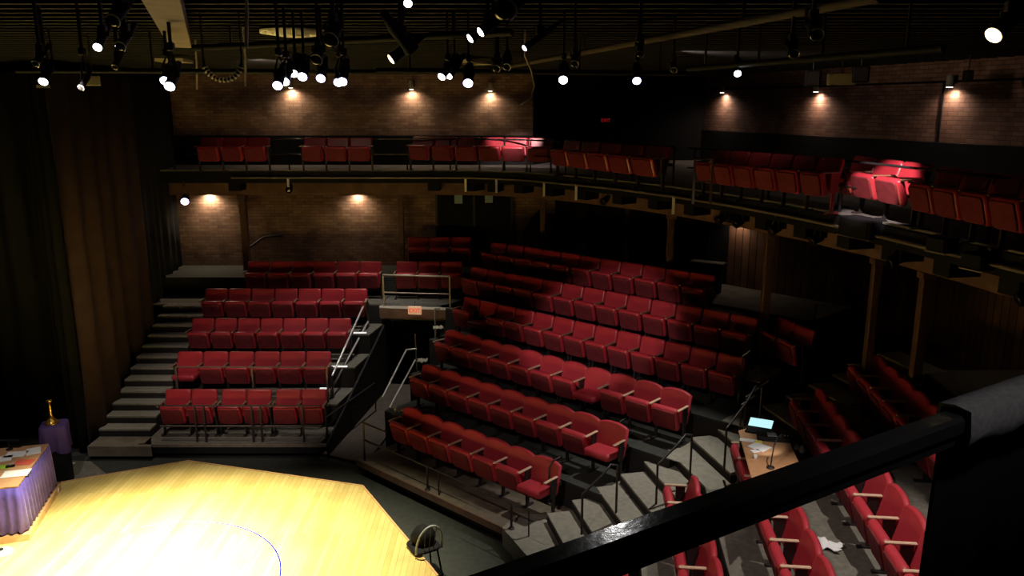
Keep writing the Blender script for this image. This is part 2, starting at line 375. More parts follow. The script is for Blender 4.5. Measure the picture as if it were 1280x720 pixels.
# ------------------------------------------------------------------ walls, ceiling
def wall(name, A, B, z0, z1, m, t=.15):                # local x runs along the wall, z up
    A = Vector(A); B = Vector(B); d = B-A
    o = MB().add([(0, 0, 0), (d.length, 0, 0), (d.length, 0, z1-z0), (0, 0, z1-z0), (0, t, 0), (d.length, t, 0), (d.length, t, z1-z0), (0, t, z1-z0)],
                 [(0, 1, 2, 3), (4, 7, 6, 5), (0, 4, 5, 1), (3, 2, 6, 7), (0, 3, 7, 4), (1, 5, 6, 2)]).build(name, m)
    o.location = (A.x, A.y, z0); o.rotation_euler = (0, 0, math.atan2(d.y, d.x)); o['kind'] = 'structure'; return o
ZC = 7.45
wall('wall_back_upper', (-8.9, 21.3), (.55, 21.3), 5.1, ZC, 'brick')
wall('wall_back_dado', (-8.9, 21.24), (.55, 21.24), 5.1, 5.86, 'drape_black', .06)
RWA = Vector((5.43, 23.1)); RWD = Vector((2.1, -6.7)).normalized()
wall('wall_right_upper', RWA, RWA+RWD*24, 5.1, ZC, 'brick_dark')
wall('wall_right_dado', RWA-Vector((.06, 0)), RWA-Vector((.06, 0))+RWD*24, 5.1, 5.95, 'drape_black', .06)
wall('wall_corner_side', (.55, 21.3), (1.5, 23.1), 5.1, ZC, 'black')
wall('wall_corner', (1.5, 23.1), (5.43, 23.1), 5.1, ZC, 'black')
wall('wall_back_lower', (-8.75, 20.5), (1.1, 20.5), 2.2, 5.0, 'brick')
wall('wall_booth', (1.1, 20.5), (4.9, 17.9), 2.2, 5.0, 'black')
wall('wall_right_timber', (4.9, 17.9), (8.6, 14.0), 2.2, 5.0, 'wood_wall')
wall('wall_right_lower', (8.0, 15.6), (9.6, 1.0), 0, 5.0, 'wood_wall')
wall('wall_left', (-12.5, 5), (-12.5, 21), 0, ZC, 'black')
wall('wall_house_left', (-8.85, 17), (-8.85, 21.4), 0, ZC, 'black')
wall('wall_stage_back', (-16, 16.2), (-8.8, 16.2), 0, ZC, 'black')
for i, (z, m) in enumerate(((7.02, 'black'),)):
    A = RWA-Vector((.03, .01)); o = wall('trim_%d' % (i+1), A, A+RWD*24, z, z+.04, m, .05)
single('wall_joint', MB().box((*atW(1178, 130, RWA, RWD).xy, 6.5), (.04, .05, 1.1), math.atan2(RWD.y, RWD.x)), 'black', 'dark vertical joint in right brick wall beside last wall lamp', 'trim')
cm = MB().prism([(-16, -3), (14, -3), (14, 25), (-16, 25)], ZC, ZC+.15)
for k in range(70): cm.box((-1, 2+.32*k, ZC-.02), (30, .07, .05))
struct('ceiling', cm, 'ceiling_dark')
# ------------------------------------------------------------------ ceiling beams, pipes
def beam(name, A, B, w, h, m, label):
    A = Vector(A); B = Vector(B); d = B-A
    o = MB().box((0, 0, 0), (d.length, w, h), bev=.004).build(name, m); o.location = (A+B)/2; o.rotation_euler = (0, -math.asin(d.z/d.length), math.atan2(d.y, d.x)); return tag(o, label, 'beam')
beam('ceiling_beam', (-1.55, 3.6, 7.27), (-3.42, 8.6, 7.27), .21, .16, 'beam_tan', 'pale boxed ceiling beam running back at upper left')
beam('ceiling_beam', (-1.2, 4.45, 7.30), (1.6, 4.5, 7.30), .25, .12, 'beam_brown', 'short brown ceiling beam at top centre of the view')
for (a, b, lab) in (((610, 88), (1100, -4), 'long brown conduit crossing the ceiling diagonally from right'), ((240, 60), (640, 40), 'thin dark pipe across the ceiling above stage lights')):
    A = at(*a, 7.2); B = at(*b, 7.2); t = empty('lighting_pipe', A); tag(t, lab, 'pipe')
    MB().tube([(0, 0, 0), B-A], .032).build('pipe', 'conduit' if 'brown' in lab else 'black', t)
    for f in (.15, .5, .85):
        q = (B-A)*f; MB().tube([q, q+Vector((0, 0, .22))], .012).build('hanger', 'iron', t)
for i, (a, b, lab) in enumerate((((20, 88, 6.98), (470, 90, 6.98), 'straight black lighting pipe carrying lamps at left'), ((470, 88, 6.98), (860, 92, 6.98), 'straight black lighting pipe carrying lamps at centre'), ((860, 86, 6.98), (1180, 60, 6.98), 'black lighting pipe carrying lamps above right wall'))):
    A = at(*a); B = at(*b); t = empty('lighting_pipe', A); tag(t, lab, 'pipe')
    MB().tube([(0, 0, 0), B-A], .028).build('pipe', 'black', t)
    for f in (.1, .37, .63, .9):
        q = (B-A)*f; MB().tube([q, q+Vector((0, 0, 7.45-6.98))], .012).build('hanger', 'iron', t)
# circular diffuser
p = at(368, 34, 7.42); t = empty('air_diffuser', (p.x, p.y, 7.385)); tag(t, 'round ringed air diffuser in the ceiling', 'vent')
prof = []
for k, r in enumerate((.36, .29, .22, .15)):
    MB().lathe([(r, 0), (r, -.03-.01*k), (r-.045, -.015-.01*k), (r-.045, 0)], 32).build('ring', 'nosing', t)
MB().lathe([(.08, 0), (.08, -.06), (.02, -.075), (.02, 0)], 24).build('core', 'duct', t)
# louvered panels
def louver(px, py, w, d, rz, label, slats=6, z=7.32):
    p = at(px, py, z); t = empty('ceiling_light_panel', (p.x, p.y, z), rz); tag(t, label, 'panel')
    MB().box((0, d/2, 0), (w, .02, .05)).box((0, -d/2, 0), (w, .02, .05)).box((w/2, 0, 0), (.02, d, .05)).box((-w/2, 0, 0), (.02, d, .05)).build('frame', 'plate', t)
    for k in range(slats):
        MB().box((-w/2+w*(k+.5)/slats, 0, 0), (w/slats*.8, d, .012), Matrix.Rotation(R(12), 3, 'Y')).build('slat', 'louver', t)
    MB().box((0, 0, .09), (.03, .03, .12)).build('hanger', 'iron', t)
louver(218, 76, .42, .55, R(5), 'pale louvred panel hanging left of the ribbed hose')
louver(590, 78, .42, .8, R(-25), 'pale tan louvred panel at centre of the ceiling')
# ribbed flexible duct hanging in a U
A = atY(254, 75, 7.2); B = atY(302, 75, 7.2); t = empty('ribbed_hose', (A+B)/2); tag(t, 'pale ribbed hose sagging in a loop from the ceiling', 'hose')
c = (A+B)/2; hw = (B-A).length/2; pts = []
for k in range(49):
    a = math.pi+math.pi*k/48; pts.append(Vector((hw*math.cos(a), 0, 1.0*hw*math.sin(a))))
MB().tube(pts, .012, 8).build('hose', 'black', t)
rb = MB()
for k in range(4, 45):
    if k % 3: continue
    a, b = pts[k-1], pts[k+1]; m = pts[k]; d = (b-a).normalized()*.0045; rb.tube([m-d, m+d], .026, 10)
rb.build('rib', 'duct', t)
for s in (-1, 1): MB().tube([(s*hw, 0, 0), (s*hw, 0, ZC-A.z)], .008).build('hanger', 'iron', t)
# hanging cable
p = at(656, 70, 7.1); pts = [p+Vector((0, 0, .25)), p, p+Vector((.07, 0, -.15)), p+Vector((.10, .02, -.3)), p+Vector((.06, .02, -.42)), p+Vector((-.04, 0, -.48))]
single('hanging_cable', MB().tube(pts, .010, 6), 'duct', 'loose grey cable hanging down from ceiling at centre', 'cable')
for px, y0, y1, Y, lab in ((308, 0, 60, 5.6, 'thin brown rope hanging at upper left right of the hose'), (246, 72, 112, 10.5, 'left thin cable beside the ribbed hose'), (307, 74, 108, 9.0, 'right thin cable beside the ribbed hose')):
    a = atY(px, y0, Y); b = atY(px, y1, Y); a.z = ZC
    single('hanging_rope', MB().tube([a, (a+b)/2+Vector((.01, 0, 0)), b], .012, 6), 'duct', lab, 'rope')
# ------------------------------------------------------------------ lamps
def aim_mat(d):
    return Vector(d).to_track_quat('-Z', 'Y').to_matrix().to_4x4()
def stage_light(P, target, size, lens, label, group='stage lights under the ceiling', L=.30, zc=None, top_z=None):
    P = Vector(P); d = (Vector(target)-P).normalized(); t = empty('stage_light', P); tag(t, label, 'stage light', group); A = aim_mat(d)
    r = size
    MB().lathe([(r*1.15, .0), (r*1.2, .02), (r*1.05, .03), (r*1.05, L*.6), (r*.7, L*.8), (r*.6, L), (r*.01, L)], 20, A@Matrix.Translation((0, 0, .0))).build('housing', 'black', t)
    l = MB().lathe([(r*.01, -.012), (r*.6, -.010), (r, -.004), (r*1.0, .004)], 24, A).build('lens', lens, t)
    if lens == 'lens_dim':
        fr = [A@Vector((r*1.12*math.cos(q), r*1.12*math.sin(q), -.004)) for q in [math.pi*(.25+1.1*k/12) for k in range(13)]]
        MB().tube(fr, .0045, 6).build('rim_glint', 'chrome', t)  # chrome arc added to dim lamps as their rim glint
    top = (zc if zc is not None else 6.98)-P.z; side = (A.to_3x3()@Vector((1, 0, 0))); back = A@Vector((0, 0, L*.4))
    hub = Vector((back.x, back.y, max(top-.03, back.z+r*1.6)))
    MB().tube([back+side*r*1.12, back+side*r*1.12+Vector((0, 0, r*1.1)), hub-Vector((0, 0, .02)), back-side*r*1.12+Vector((0, 0, r*1.1)), back-side*r*1.12], .010, 6).build('yoke', 'iron', t)
    MB().box(hub+Vector((0, 0, 0)), (.05, .05, .06), bev=.008).box(hub+Vector((0, 0, max(.01, ((top_z or ZC)-P.z-hub.z)/2))), (.02, .02, max(.02, (top_z or ZC)-P.z-hub.z))).build('clamp', 'iron', t)
    return t
STG = (-4.5, 9.5, .4)
LP = [  # px, py, z, radius, lens, target, words
 (54, 102, 6.80, .048, 'lens_cool', STG, 'lit lamp far left above dark drapes'),
 (206, 101, 6.80, .050, 'lens_cool', STG, 'upper lit lamp of tight pair above brown drape edge'),
 (212, 108, 6.74, .050, 'lens_cool', STG, 'lower lit lamp of tight pair above brown drape edge'),
 (347, 107, 6.76, .052, 'lens_blue', STG, 'leftmost blue-white lamp of the bright cluster'),
 (356, 102, 6.80, .052, 'lens_cool', STG, 'second lamp from left in bright cluster'),
 (367, 92, 6.88, .050, 'lens_cool', STG, 'upper left lamp of bright cluster'),
 (378, 96, 6.85, .055, 'lens_blue', STG, 'middle blue-white lamp of bright cluster'),
 (401, 98, 6.83, .052, 'lens_blue', STG, 'lone lamp right of cluster middle'),
 (423, 103, 6.79, .050, 'lens_cool', STG, 'left of two overlapping lamps at cluster right end'),
 (428, 102, 6.79, .050, 'lens_blue', STG, 'right of two overlapping lamps at cluster right end'),
 (552, 96, 6.85, .048, 'lens_cool', (-6, 8, .4), 'left of two slanted lamps near centre'),
 (561, 95, 6.86, .045, 'lens_cool', (-7, 8, .4), 'right of two slanted lamps near centre'),
 (585, 104, 6.80, .058, 'lens_blue', (-2, 7, .4), 'single round blue-white lamp at centre'),
 (704, 100, 6.82, .052, 'lens_cool', (-2, 7, .4), 'lit lamp above exit sign'),
 (796, 101, 6.82, .050, 'lens_blue', (-2, 7, .4), 'lit lamp right of exit sign'),
 (922, 92, 6.90, .045, 'lens_cool', (-2, 7, .4), 'lit lamp above leftmost wall lamp of right wall'),
 (489, 74, 6.93, .050, 'lens_warm', (-7, 9, .4), 'slender warm yellow lamp left of centre'),
 (1242, 44, 6.93, .055, 'lens_warm', (-2.2, 5.5, 3), 'large warm lamp at upper right of view'),
 (122, 59, 6.95, .035, 'lens_cool', (-8, 9, .4), 'small bright lamp at upper left'),
 (141, 26, 6.98, .038, 'lens_dim', (-6, 6, .4), 'dim lamp at top left'),
 (150, 58, 6.95, .038, 'lens_dim', (-8, 9, .4), 'dim lamp right of small bright lamp'),
 (143, 84, 6.92, .032, 'lens_dim', (-8, 9, .4), 'dim lamp above square plate at left'),
 (44, 80, 6.90, .032, 'lens_dim', (-8, 9, .4), 'dim lamp above far left lit lamp'),
 (101, 110, 6.74, .030, 'lens_dim', (-6, 9, .4), 'dim lamp low beside square plate'),
 (395, 75, 6.93, .055, 'lens_dim', (-7, 8, .4), 'dim hooded lamp above bright cluster'),
 (412, 50, 6.95, .055, 'lens_dim', (-7, 7, .4), 'dim hooded lamp below round diffuser'),
 (588, 48, 6.96, .034, 'lens_cool', (-6, 5.5, 2.4), 'left of two rim-lit lamps at top centre'),
 (601, 40, 6.97, .034, 'lens_cool', (-6, 5.5, 2.4), 'right of two rim-lit lamps at top centre'),
 (620, 86, 6.92, .045, 'lens_dim', (-7, 8, .4), 'left of two ringed lamps beside the cable'),
 (633, 84, 6.93, .045, 'lens_dim', (-7, 8, .4), 'right of two ringed lamps beside the cable'),
 (656, 60, 6.95, .026, 'lens_cool', (-7, 8, .4), 'small slanted lit lamp above the hanging cable'),
 (510, 4, 6.98, .022, 'lens_cool', (-4, 3, 2.4), 'small lit lamp at top edge of view'),
 (630, 12, 6.97, .060, 'lens_dim', (-5, 4, 2.4), 'dark lamp at top edge right of centre'),
 (718, 80, 6.93, .040, 'lens_dim', (2, 16, .4), 'dim lamp above lit lamp near exit sign'),
 (842, 88, 6.92, .038, 'lens_dim', (-4, 8, .4), 'dim lamp above dark corner'),
 (992, 68, 6.93, .045, 'lens_dim', (-4, 8, .4), 'dim lamp left of right wall projector'),
 (1020, 44, 6.96, .045, 'lens_dim', (-4, 6, .4), 'dim lamp above right wall projector'),
 (800, 68, 6.93, .030, 'lens_dim', (-4, 8, .4), 'small dark lamp under the brown conduit'),
 (515, 62, 6.95, .060, 'lens_dim', (3, 9, 2), 'large dark lamp right of warm yellow lamp'),
]
for (px, py, z, r, lens, tg, words) in LP:
    P = at(px, py, z)
    if P.y > 14 or P.y < 0: P = atY(px, py, 14)
    tg = Vector((P.x*.75-.3, P.y-4.5, P.z-(3.2 if lens != 'lens_dim' else 2.6))) if abs(tg[0]-3) > .1 else Vector(tg)
    if px in (489, 588, 601, 656, 552, 561): tg = P+Vector((-2.2, -.7, -1.6)) if px in (489, 588, 601, 656) else P+Vector((-1.6, -2.4, -2.4))
    if px == 1242: tg = P+Vector((-2.4, -1.0, -2.0))
    stage_light(P, tg, r*.9*max(.8, P.y/10.5), lens, 'black stage light, '+words, zc=max(7.05, P.z+.14))
P = atY(231, 252, 18.6)
stage_light(P, (-5, 9, .4), .085, 'lens_blue', 'blue glowing stage light under balcony beside lit brick', 'stage lights under the balcony', zc=4.85, top_z=4.9)
# square plate and small projector boxes
p = atY(116, 101, 9.8); t = empty('ceiling_speaker', p); tag(t, 'square pale plate with dark round centre at upper left', 'speaker')
MB().box((0, 0, 0), (.17, .03, .11), bev=.005).build('plate', 'plate', t); MB().lathe([(.03, -.02), (.035, -.018), (.035, .01)], 16, Matrix.Rotation(R(90), 4, 'X')).build('cone', 'black', t); MB().tube([(0, 0, .05), (0, 0, ZC-p.z)], .01).build('hanger', 'iron', t)
p = atY(54, 108, 10.2); t = empty('ceiling_bracket', p); tag(t, 'small pale bracket plate under far left lamp', 'bracket')
MB().box((0, 0, 0), (.16, .02, .04)).build('plate', 'plate', t); MB().tube([(0, .02, 0), (0, .02, ZC-p.z)], .01).build('hanger', 'iron', t)
p = atY(1052, 99, 13.5); t = empty('projector', p, R(-10)); tag(t, 'tan boxed projector hanging before right brick wall', 'projector')
MB().box((0, 0, 0), (.42, .2, .19), bev=.01).build('case', 'plate', t); MB().lathe([(.06, -.14), (.065, -.10), (.065, 0)], 16, Matrix.Rotation(R(90), 4, 'X')@Matrix.Translation((-.08, 0, 0))).build('lens_barrel', 'black', t)
MB().tube([(0, 0, .1), (0, 0, ZC-p.z)], .015).build('hanger', 'iron', t)
for px, py, lab in ((1016, 98, 'black speaker box left of tan projector'), (1076, 93, 'black speaker box right of tan projector'), (1210, 95, 'small black speaker beside last wall lamp')):
    p = atY(px, py, 13.3); t = empty('loudspeaker', p, R(-15)); tag(t, lab, 'speaker', 'speakers on right wall')
    MB().box((0, 0, 0), (.24 if px < 1200 else .12, .2, .26 if px < 1200 else .18), bev=.015).build('cabinet', 'black', t); MB().box((0, -.105, 0), (.18 if px < 1200 else .09, .01, .2 if px < 1200 else .13)).build('grille', 'iron', t); MB().tube([(0, 0, .1), (0, 0, ZC-p.z)], .012).build('bracket', 'iron', t)
# wall lamps
def spot(name, P, target, e, col, ang, blend=.6, rad=.05):
    l = bpy.data.lights.new(name, 'SPOT'); l.energy = e; l.color = col; l.spot_size = R(ang); l.spot_blend = blend; l.shadow_soft_size = rad
    o = bpy.data.objects.new(name, l); C.objects.link(o); o.location = P; o.rotation_euler = (Vector(target)-Vector(P)).to_track_quat('-Z', 'Y').to_euler(); return o
def sconce(P, nrm, label, e, col=(1, .75, .52), vis=True):
    P = Vector(P); n = Vector((*nrm, 0)).normalized(); q = P+n*.13; t = empty('wall_lamp', q); tag(t, label, 'wall lamp', 'downlights on the brick walls')
    MB().lathe([(.055, 0), (.062, .01), (.062, .20), (.04, .22), (.01, .22)], 20).build('shade', 'plate', t)
    MB().lathe([(.005, -.006), (.055, -.004), (.056, .004)], 20).build('lens', 'lens_sconce', t)
    MB().tube([(0, 0, .14), -n*.16+Vector((0, 0, .14))], .015).build('bracket', 'iron', t)
    tgt = P+n*.10+Vector((0, 0, -1.0))
    spot('wall_lamp_beam', P+n*.10+Vector((0, 0, -.015)), tgt, e*1.7, col, 162, 1.0, .03)
for px, py, lab, e in ((365, 110, 'downlight on left upper brick wall behind bright lamp cluster', 40), (515, 112, 'downlight on upper brick wall left of centre', 34), (613, 114, 'downlight on upper brick wall above spotlit balcony seats', 28)):
    sconce(atY(px, py, 21.3), (0, -1), lab, e)
wn = (RWD.y, -RWD.x)
for px, py, lab, e in ((908, 116, 'leftmost downlight on right upper brick wall', 36), (1026, 115, 'middle downlight on right upper brick wall', 32), (1194, 109, 'rightmost downlight on right upper brick wall', 24)):
    sconce(atW(px, py, RWA, RWD), wn, lab, e, (1, .74, .56))
for px, lab, e in ((262, 'hidden downlight on lower brick wall near left drape', 60), (447, 'downlight on lower brick wall left of double doors', 34)):
    p = atY(px, 241, 20.5); sconce((p.x, 20.5, 4.46), (0, -1), lab, e)
tw = Vector((3.7, -3.9)).normalized()
p = atW(926, 272, (4.9, 17.9), tw); sconce((p.x, p.y, 4.2), (tw.y, -tw.x), 'downlight on timber wall under right balcony', 9)
# ------------------------------------------------------------------ balcony
BE = [(-8.7, 19.4), (-1.9, 19.4), (-.8, 19.28), (.15, 18.9), (1.15, 17.95), (2.18, 16.75), (3.05, 15.45), (3.75, 14.1), (4.28, 12.8), (4.75, 11.4), (5.06, 9.95), (5.35, 8.45), (5.75, 6.5), (6.2, 4.5), (6.6, 2.6)]
outer = [(11.5, 2.6), (8.6, 13.3), (5.5, 23.2), (1.5, 23.2), (.5, 21.4), (-8.9, 21.4)]
bal = MB().prism(BE+outer, 4.88, ZB); struct('floor_balcony', bal, 'concrete')
# nosing and fascia follow the edge
def along(poly, off):
    out = []
    for i, p in enumerate(poly):
        a = Vector(poly[max(i-1, 0)]); b = Vector(poly[min(i+1, len(poly)-1)]); d = (b-a).normalized(); n = Vector((d.y, -d.x)); out.append(Vector(p)+n*off)
    return out
def strip(poly, z0, z1, o0, o1):
    a = along(poly, o0); b = along(poly, o1)
    return MB().loft([[Vector((p.x, p.y, z0)), Vector((q.x, q.y, z0)), Vector((q.x, q.y, z1)), Vector((p.x, p.y, z1))] for p, q in zip(a, b)])
single('balcony_fascia', strip(BE, 4.80, 5.07, 0, .05), 'black', 'black fascia running round the balcony front', 'fascia')
single('balcony_nosing', strip(BE, 5.085, 5.110, -.02, .04), 'grey_trim', 'thin pale metal edge strip along the balcony floor', 'trim')
def curve(poly, off, z, sub=6):
    pts = [Vector((p.x, p.y, z)) for p in along(poly, off)]; out = []
    for i in range(len(pts)-1):
        p0 = pts[max(i-1, 0)]; p1 = pts[i]; p2 = pts[i+1]; p3 = pts[min(i+2, len(pts)-1)]
        for k in range(sub):
            t = k/sub; out.append(.5*((2*p1)+(p2-p0)*t+(2*p0-5*p1+4*p2-p3)*t*t+(3*p1-p0-3*p2+p3)*t**3))
    out.append(pts[-1]); return out
def base0(t, P): t.location = P; return t
t = empty('lighting_pipe', (-1.9, 19.1, 4.72)); tag(t, 'curved steel lighting pipe hung below the balcony edge', 'pipe')
PC = curve(BE, .13, 4.93)
off = Vector((-1.9, 19.1, 4.72))
MB().tube([p-off for p in PC[2:-8]], .024, 8).build('pipe', 'rail_tan', t)
for k in range(4, len(PC)-10, 5):
    p = PC[k]-off; q = along(BE, .02)
    MB().tube([p, p+Vector((0, 0, .05))], .012, 6).build('hanger', 'iron', t)
for (px, L, lab) in ((354, 15, 'left'), (576, 16, 'centre left'), (620, 17, 'centre'), (679, 14, 'centre right'), (838, 16, 'right'), (723, 15, 'mid right')):
    best = min(PC, key=lambda p: abs((640+FPX*p.x/(p.y*math.cos(PITCH)-(p.z-EYE)*math.sin(PITCH)))-px))
    p = best-off; s = MB().box(p+Vector((0, 0, -.16)), (.05, .03, .34)).build('drop_arm', 'nosing', t)
# railing round the balcony
def rail_line(pts, z, r): return MB().tube([Vector((p[0], p[1], z)) for p in pts], r, 8)
def railing(name, pts, zf, zt, zm, posts, m, label, r=.02, group=None):
    o = Vector((pts[0][0], pts[0][1], zf)); t = empty(name, o); tag(t, label, 'railing', group)
    P = [Vector((p[0], p[1], 0)) for p in pts]
    MB().tube([Vector((p.x, p.y, zt))-o for p in P], r).build('top_rail', m, t)
    if zm: MB().tube([Vector((p.x, p.y, zm))-o for p in P], r*.8).build('middle_rail', m, t)
    for q in posts: MB().box(Vector((q[0], q[1], (zf+zt)/2))-o, (.032, .032, zt-zf)).build('post', m, t)
    return t
RB = curve(BE, -.06, 0, 8)
pi = lambda px: min(range(len(RB)), key=lambda i: abs((640+FPX*RB[i].x/(RB[i].y*math.cos(PITCH)+.85*math.sin(PITCH)))-px))
for a, b, lab, pp in ((215, 500, 'black balcony railing at far left', (216, 360, 495)), (515, 696, 'black balcony railing before the spotlit pair', (560, 631, 661)), (704, 846, 'black balcony railing below red exit sign', (707, 792, 845)), (862, 1290, 'black balcony railing along right balcony', (872, 960, 1052, 1158, 1240))):
    i, j = pi(a), pi(b); railing('balcony_railing', [RB[k] for k in range(i, j+1)], 5.1, 5.84, 5.48, [RB[pi(x)] for x in pp], 'black_gloss', lab, .018)
# return rails at the balcony step gap
p = at(868, 215, 5.6); railing('balcony_railing', [(p.x, p.y), (p.x+.3, p.y+.1)], 5.1, 5.80, 5.45, [(p.x, p.y), (p.x+.3, p.y+.1)], 'rail_brown', 'short pale-topped rail at the gap in the balcony seating', .016)
# beam and columns below the balcony
BC = along(BE, -.55)
single('balcony_beam', strip([tuple(p) for p in BC[:12]], 4.46, 4.80, -.08, .08), 'beam_brown', 'brown timber beam carried on columns under the balcony', 'beam')
jb = MB()
t = empty('joist_row', (0, 19, 4.8)); tag(t, 'dark joist ends projecting under the balcony front', 'joists')
PJ = curve(BE, -.28, 4.70)
for k in range(2, 74, 4):
    if k+1 >= len(PJ): break
    d = (PJ[k+1]-PJ[k]).normalized(); MB().box(PJ[k]-Vector((0, 19, 4.8))+Vector((0, 0, .0)), (.28, .5, .2), math.atan2(d.y, d.x)).build('joist', 'black', t)
def column(px, w, m, lab, z0=2.0):
    cand = curve([tuple(p) for p in BC], 0, 0, 12)
    P = min(cand, key=lambda p: abs((640+FPX*p.x/(p.y*math.cos(PITCH)+2.8*math.sin(PITCH)))-px))
    t = empty('column', (P.x, P.y, z0)); tag(t, lab, 'column', 'posts under the balcony')
    MB().box((0, 0, (4.46-z0)/2), (w, w, 4.46-z0), bev=.01).build('shaft', m, t); MB().box((0, 0, .06), (w*1.3, w*1.3, .12), bev=.01).build('base', m, t); MB().box((0, 0, 4.46-z0-.05), (w*1.4, w*1.4, .1), bev=.01).build('cap', m, t)
for px, w, lab in ((303, .16, 'brown column between two brick bays at left'), (488, .13, 'brown column left of the double doors'), (680, .13, 'brown column beside dark booth window'), (838, .13, 'brown column right of dark booth window'), (957, .14, 'brown column beside timber wall'), (1090, .12, 'dark brown column under right balcony'), (1152, .13, 'dark column nearest the cloth-draped rail')):
    column(px, w, 'wood_post', lab)
single('mullion', MB().box((2.78, 19.2, 3.6), (.10, .10, 2.0)), 'wood_post', 'thin brown mullion dividing the dark booth window', 'mullion')
# booth window
d = (Vector((4.9, 17.9))-Vector((1.1, 20.5))); a = math.atan2(d.y, d.x)
win = MB().box((0, 0, 0), (4.0, .03, 1.5)).build('window_1', 'glass_dark'); win.location = (2.85, 19.15, 3.65); win.rotation_euler = (0, 0, a); win['kind'] = 'structure'
# double doors with pale notices
t = struct('door_1', MB().box((-.97, 20.42, 3.4), (1.95, .08, 2.1)), 'black')
for x in (-1.93, -.97, -.01): MB().box((x, 20.36, 3.4), (.05, .04, 2.1)).build('door_frame', 'iron', t)
for px, py, lab in ((573, 248, 'left of two small pale blue notices hanging before the double doors'), (611, 247, 'right of two small pale blue notices hanging before the double doors')):
    p = atY(px, py, 20.2); single('notice', MB().box(p, (.20, .015, .26)).box(p+Vector((0, .005, .2)), (.012, .012, .3)), 'pale_blue', lab, 'notice', 'door notices')
# handrails on the lower brick wall
for (a, b, c, lab) in (((307, 313), (330, 296), (352, 294), 'dark sloping handrail on left lower brick wall'), ((655, 292), (668, 270), (676, 262), 'dark sloping handrail on brick right of double doors')):
    q = [atY(*k, 20.38) for k in (a, b, c)]; t = empty('handrail', q[0]); tag(t, lab, 'handrail'); MB().tube([k-q[0] for k in q], .03).build('rail', 'iron', t)
    for k in q[::2]: MB().tube([k-q[0], k-q[0]+Vector((0, .12, -.02))], .012).build('bracket', 'iron', t)
# speakers and unlit lamps below the balcony
for px, py, s, lab in ((1078, 284, (.62, .30, .26), 'large black speaker hung under right balcony'), (1180, 305, (.30, .25, .18), 'black box hung under right balcony, right of large speaker'), (1225, 326, (.3, .25, .18), 'rightmost black box hung under right balcony')):
    best = min(PC, key=lambda p: abs((640+FPX*p.x/(p.y*math.cos(PITCH)-(p.z-EYE)*math.sin(PITCH)))-px))
    p = Vector((best.x, best.y, 0)); q = atW(px, py, (p.x, p.y), (.25, -1)); t = empty('loudspeaker', q, R(-72)); tag(t, lab, 'speaker', 'boxes hung under the balcony')
    MB().box((0, 0, 0), s, bev=.02).build('cabinet', 'black', t); MB().box((0, -s[1]/2-.006, 0), (s[0]*.85, .012, s[2]*.8)).build('grille', 'black', t)
    MB().box((0, -s[1]/2, -s[2]/2-.006), (s[0], .02, .012)).build('edge_strip', 'rail_tan', t); MB().tube([(0, 0, s[2]/2), (0, 0, max(.05, 4.75-q.z))], .015).build('bracket', 'iron', t)
for px, py, lab in ((340, 228, 'under left balcony'), (394, 226, 'under left balcony above brick'), (757, 240, 'under the balcony below exit sign'), (893, 262, 'under the balcony near timber wall'), (925, 258, 'beside hanging cable under balcony'), (962, 266, 'under balcony right of hanging cable'), (1108, 288, 'beside the large hung speaker'), (1270, 318, 'at right edge under balcony'), (1010, 270, 'left of the large hung speaker')):
    best = min(PC, key=lambda p: abs((640+FPX*p.x/(p.y*math.cos(PITCH)-(p.z-EYE)*math.sin(PITCH)))-px))
    P = best+Vector((0, 0, -.30)); stage_light(P, (-4.5, 9.5, .4), .07, 'glass_dark', 'unlit black stage light '+lab, 'unlit lights on the balcony pipe', .26, zc=4.92, top_z=4.93)
q = atY(928, 262, 15.9); single('hanging_cable', MB().tube([q+Vector((0, 0, .25)), q+Vector((.02, 0, 0)), q+Vector((.04, 0, -.25))], .010, 6), 'rail_tan', 'pale cable hanging below balcony before timber wall', 'cable')
# ledge beside the column at right of the booth
p = at(885, 327, 3.3); t = empty('ledge', (p.x, p.y, 2.6)); tag(t, 'pale narrow counter standing by the dark booth', 'counter'); MB().box((0, 0, .68), (.75, .3, .035), R(-30), .005).build('top', 'concrete', t); MB().box((0, 0, .33), (.6, .2, .66), R(-30)).build('body', 'black', t)
# EXIT signs
def text_mesh(s, size, m, parent, loc, rot, ext=.004):
    c = bpy.data.curves.new('letters', 'FONT'); c.body = s; c.size = size; c.align_x = 'CENTER'; c.align_y = 'CENTER'; c.extrude = ext
    o = bpy.data.objects.new('letters_src', c); C.objects.link(o); bpy.context.view_layer.update()
    me = bpy.data.meshes.new_from_object(o.evaluated_get(bpy.context.evaluated_depsgraph_get())); bpy.data.objects.remove(o)
    me.materials.clear(); me.materials.append(M[m]); n = bpy.data.objects.new('letters', me); C.objects.link(n); n.parent = parent; n.location = loc; n.rotation_euler = rot; return n
p = atY(757, 150.5, 22.4); t = empty('exit_sign', p); tag(t, 'small glowing red exit sign in dark balcony corner', 'sign')
MB().box((0, 0, 0), (.26, .05, .20), bev=.008).build('housing', 'black', t); text_mesh('EXIT', .125, 'exit_red', t, (0, -.03, 0), (R(90), 0, 0)); MB().box((0, .4, .0), (.04, .8, .04)).build('bracket', 'iron', t)
p = atY(518.5, 388, 17.75); t = empty('exit_sign', p, R(-7)); tag(t, 'orange and white exit sign above vomitory opening', 'sign')
MB().box((0, 0, 0), (.31, .05, .19), bev=.008).build('housing', 'exit_panel', t); text_mesh('EXIT', .13, 'exit_letters', t, (0, -.028, 0), (R(90), 0, 0)); MB().tube([(0, .02, .09), (0, .06, .2)], .01).build('bracket', 'iron', t)
# ------------------------------------------------------------------ railings on the main floor
# guard rail on the bridge
a, b = (-2.96, 17.95), (-1.42, 17.78)
railing('guard_rail', [a, b], 2.1, 2.83, 2.42, [a, b], 'rail_tan', 'pale tan guard rail on the bridge over the vomitory', .022)
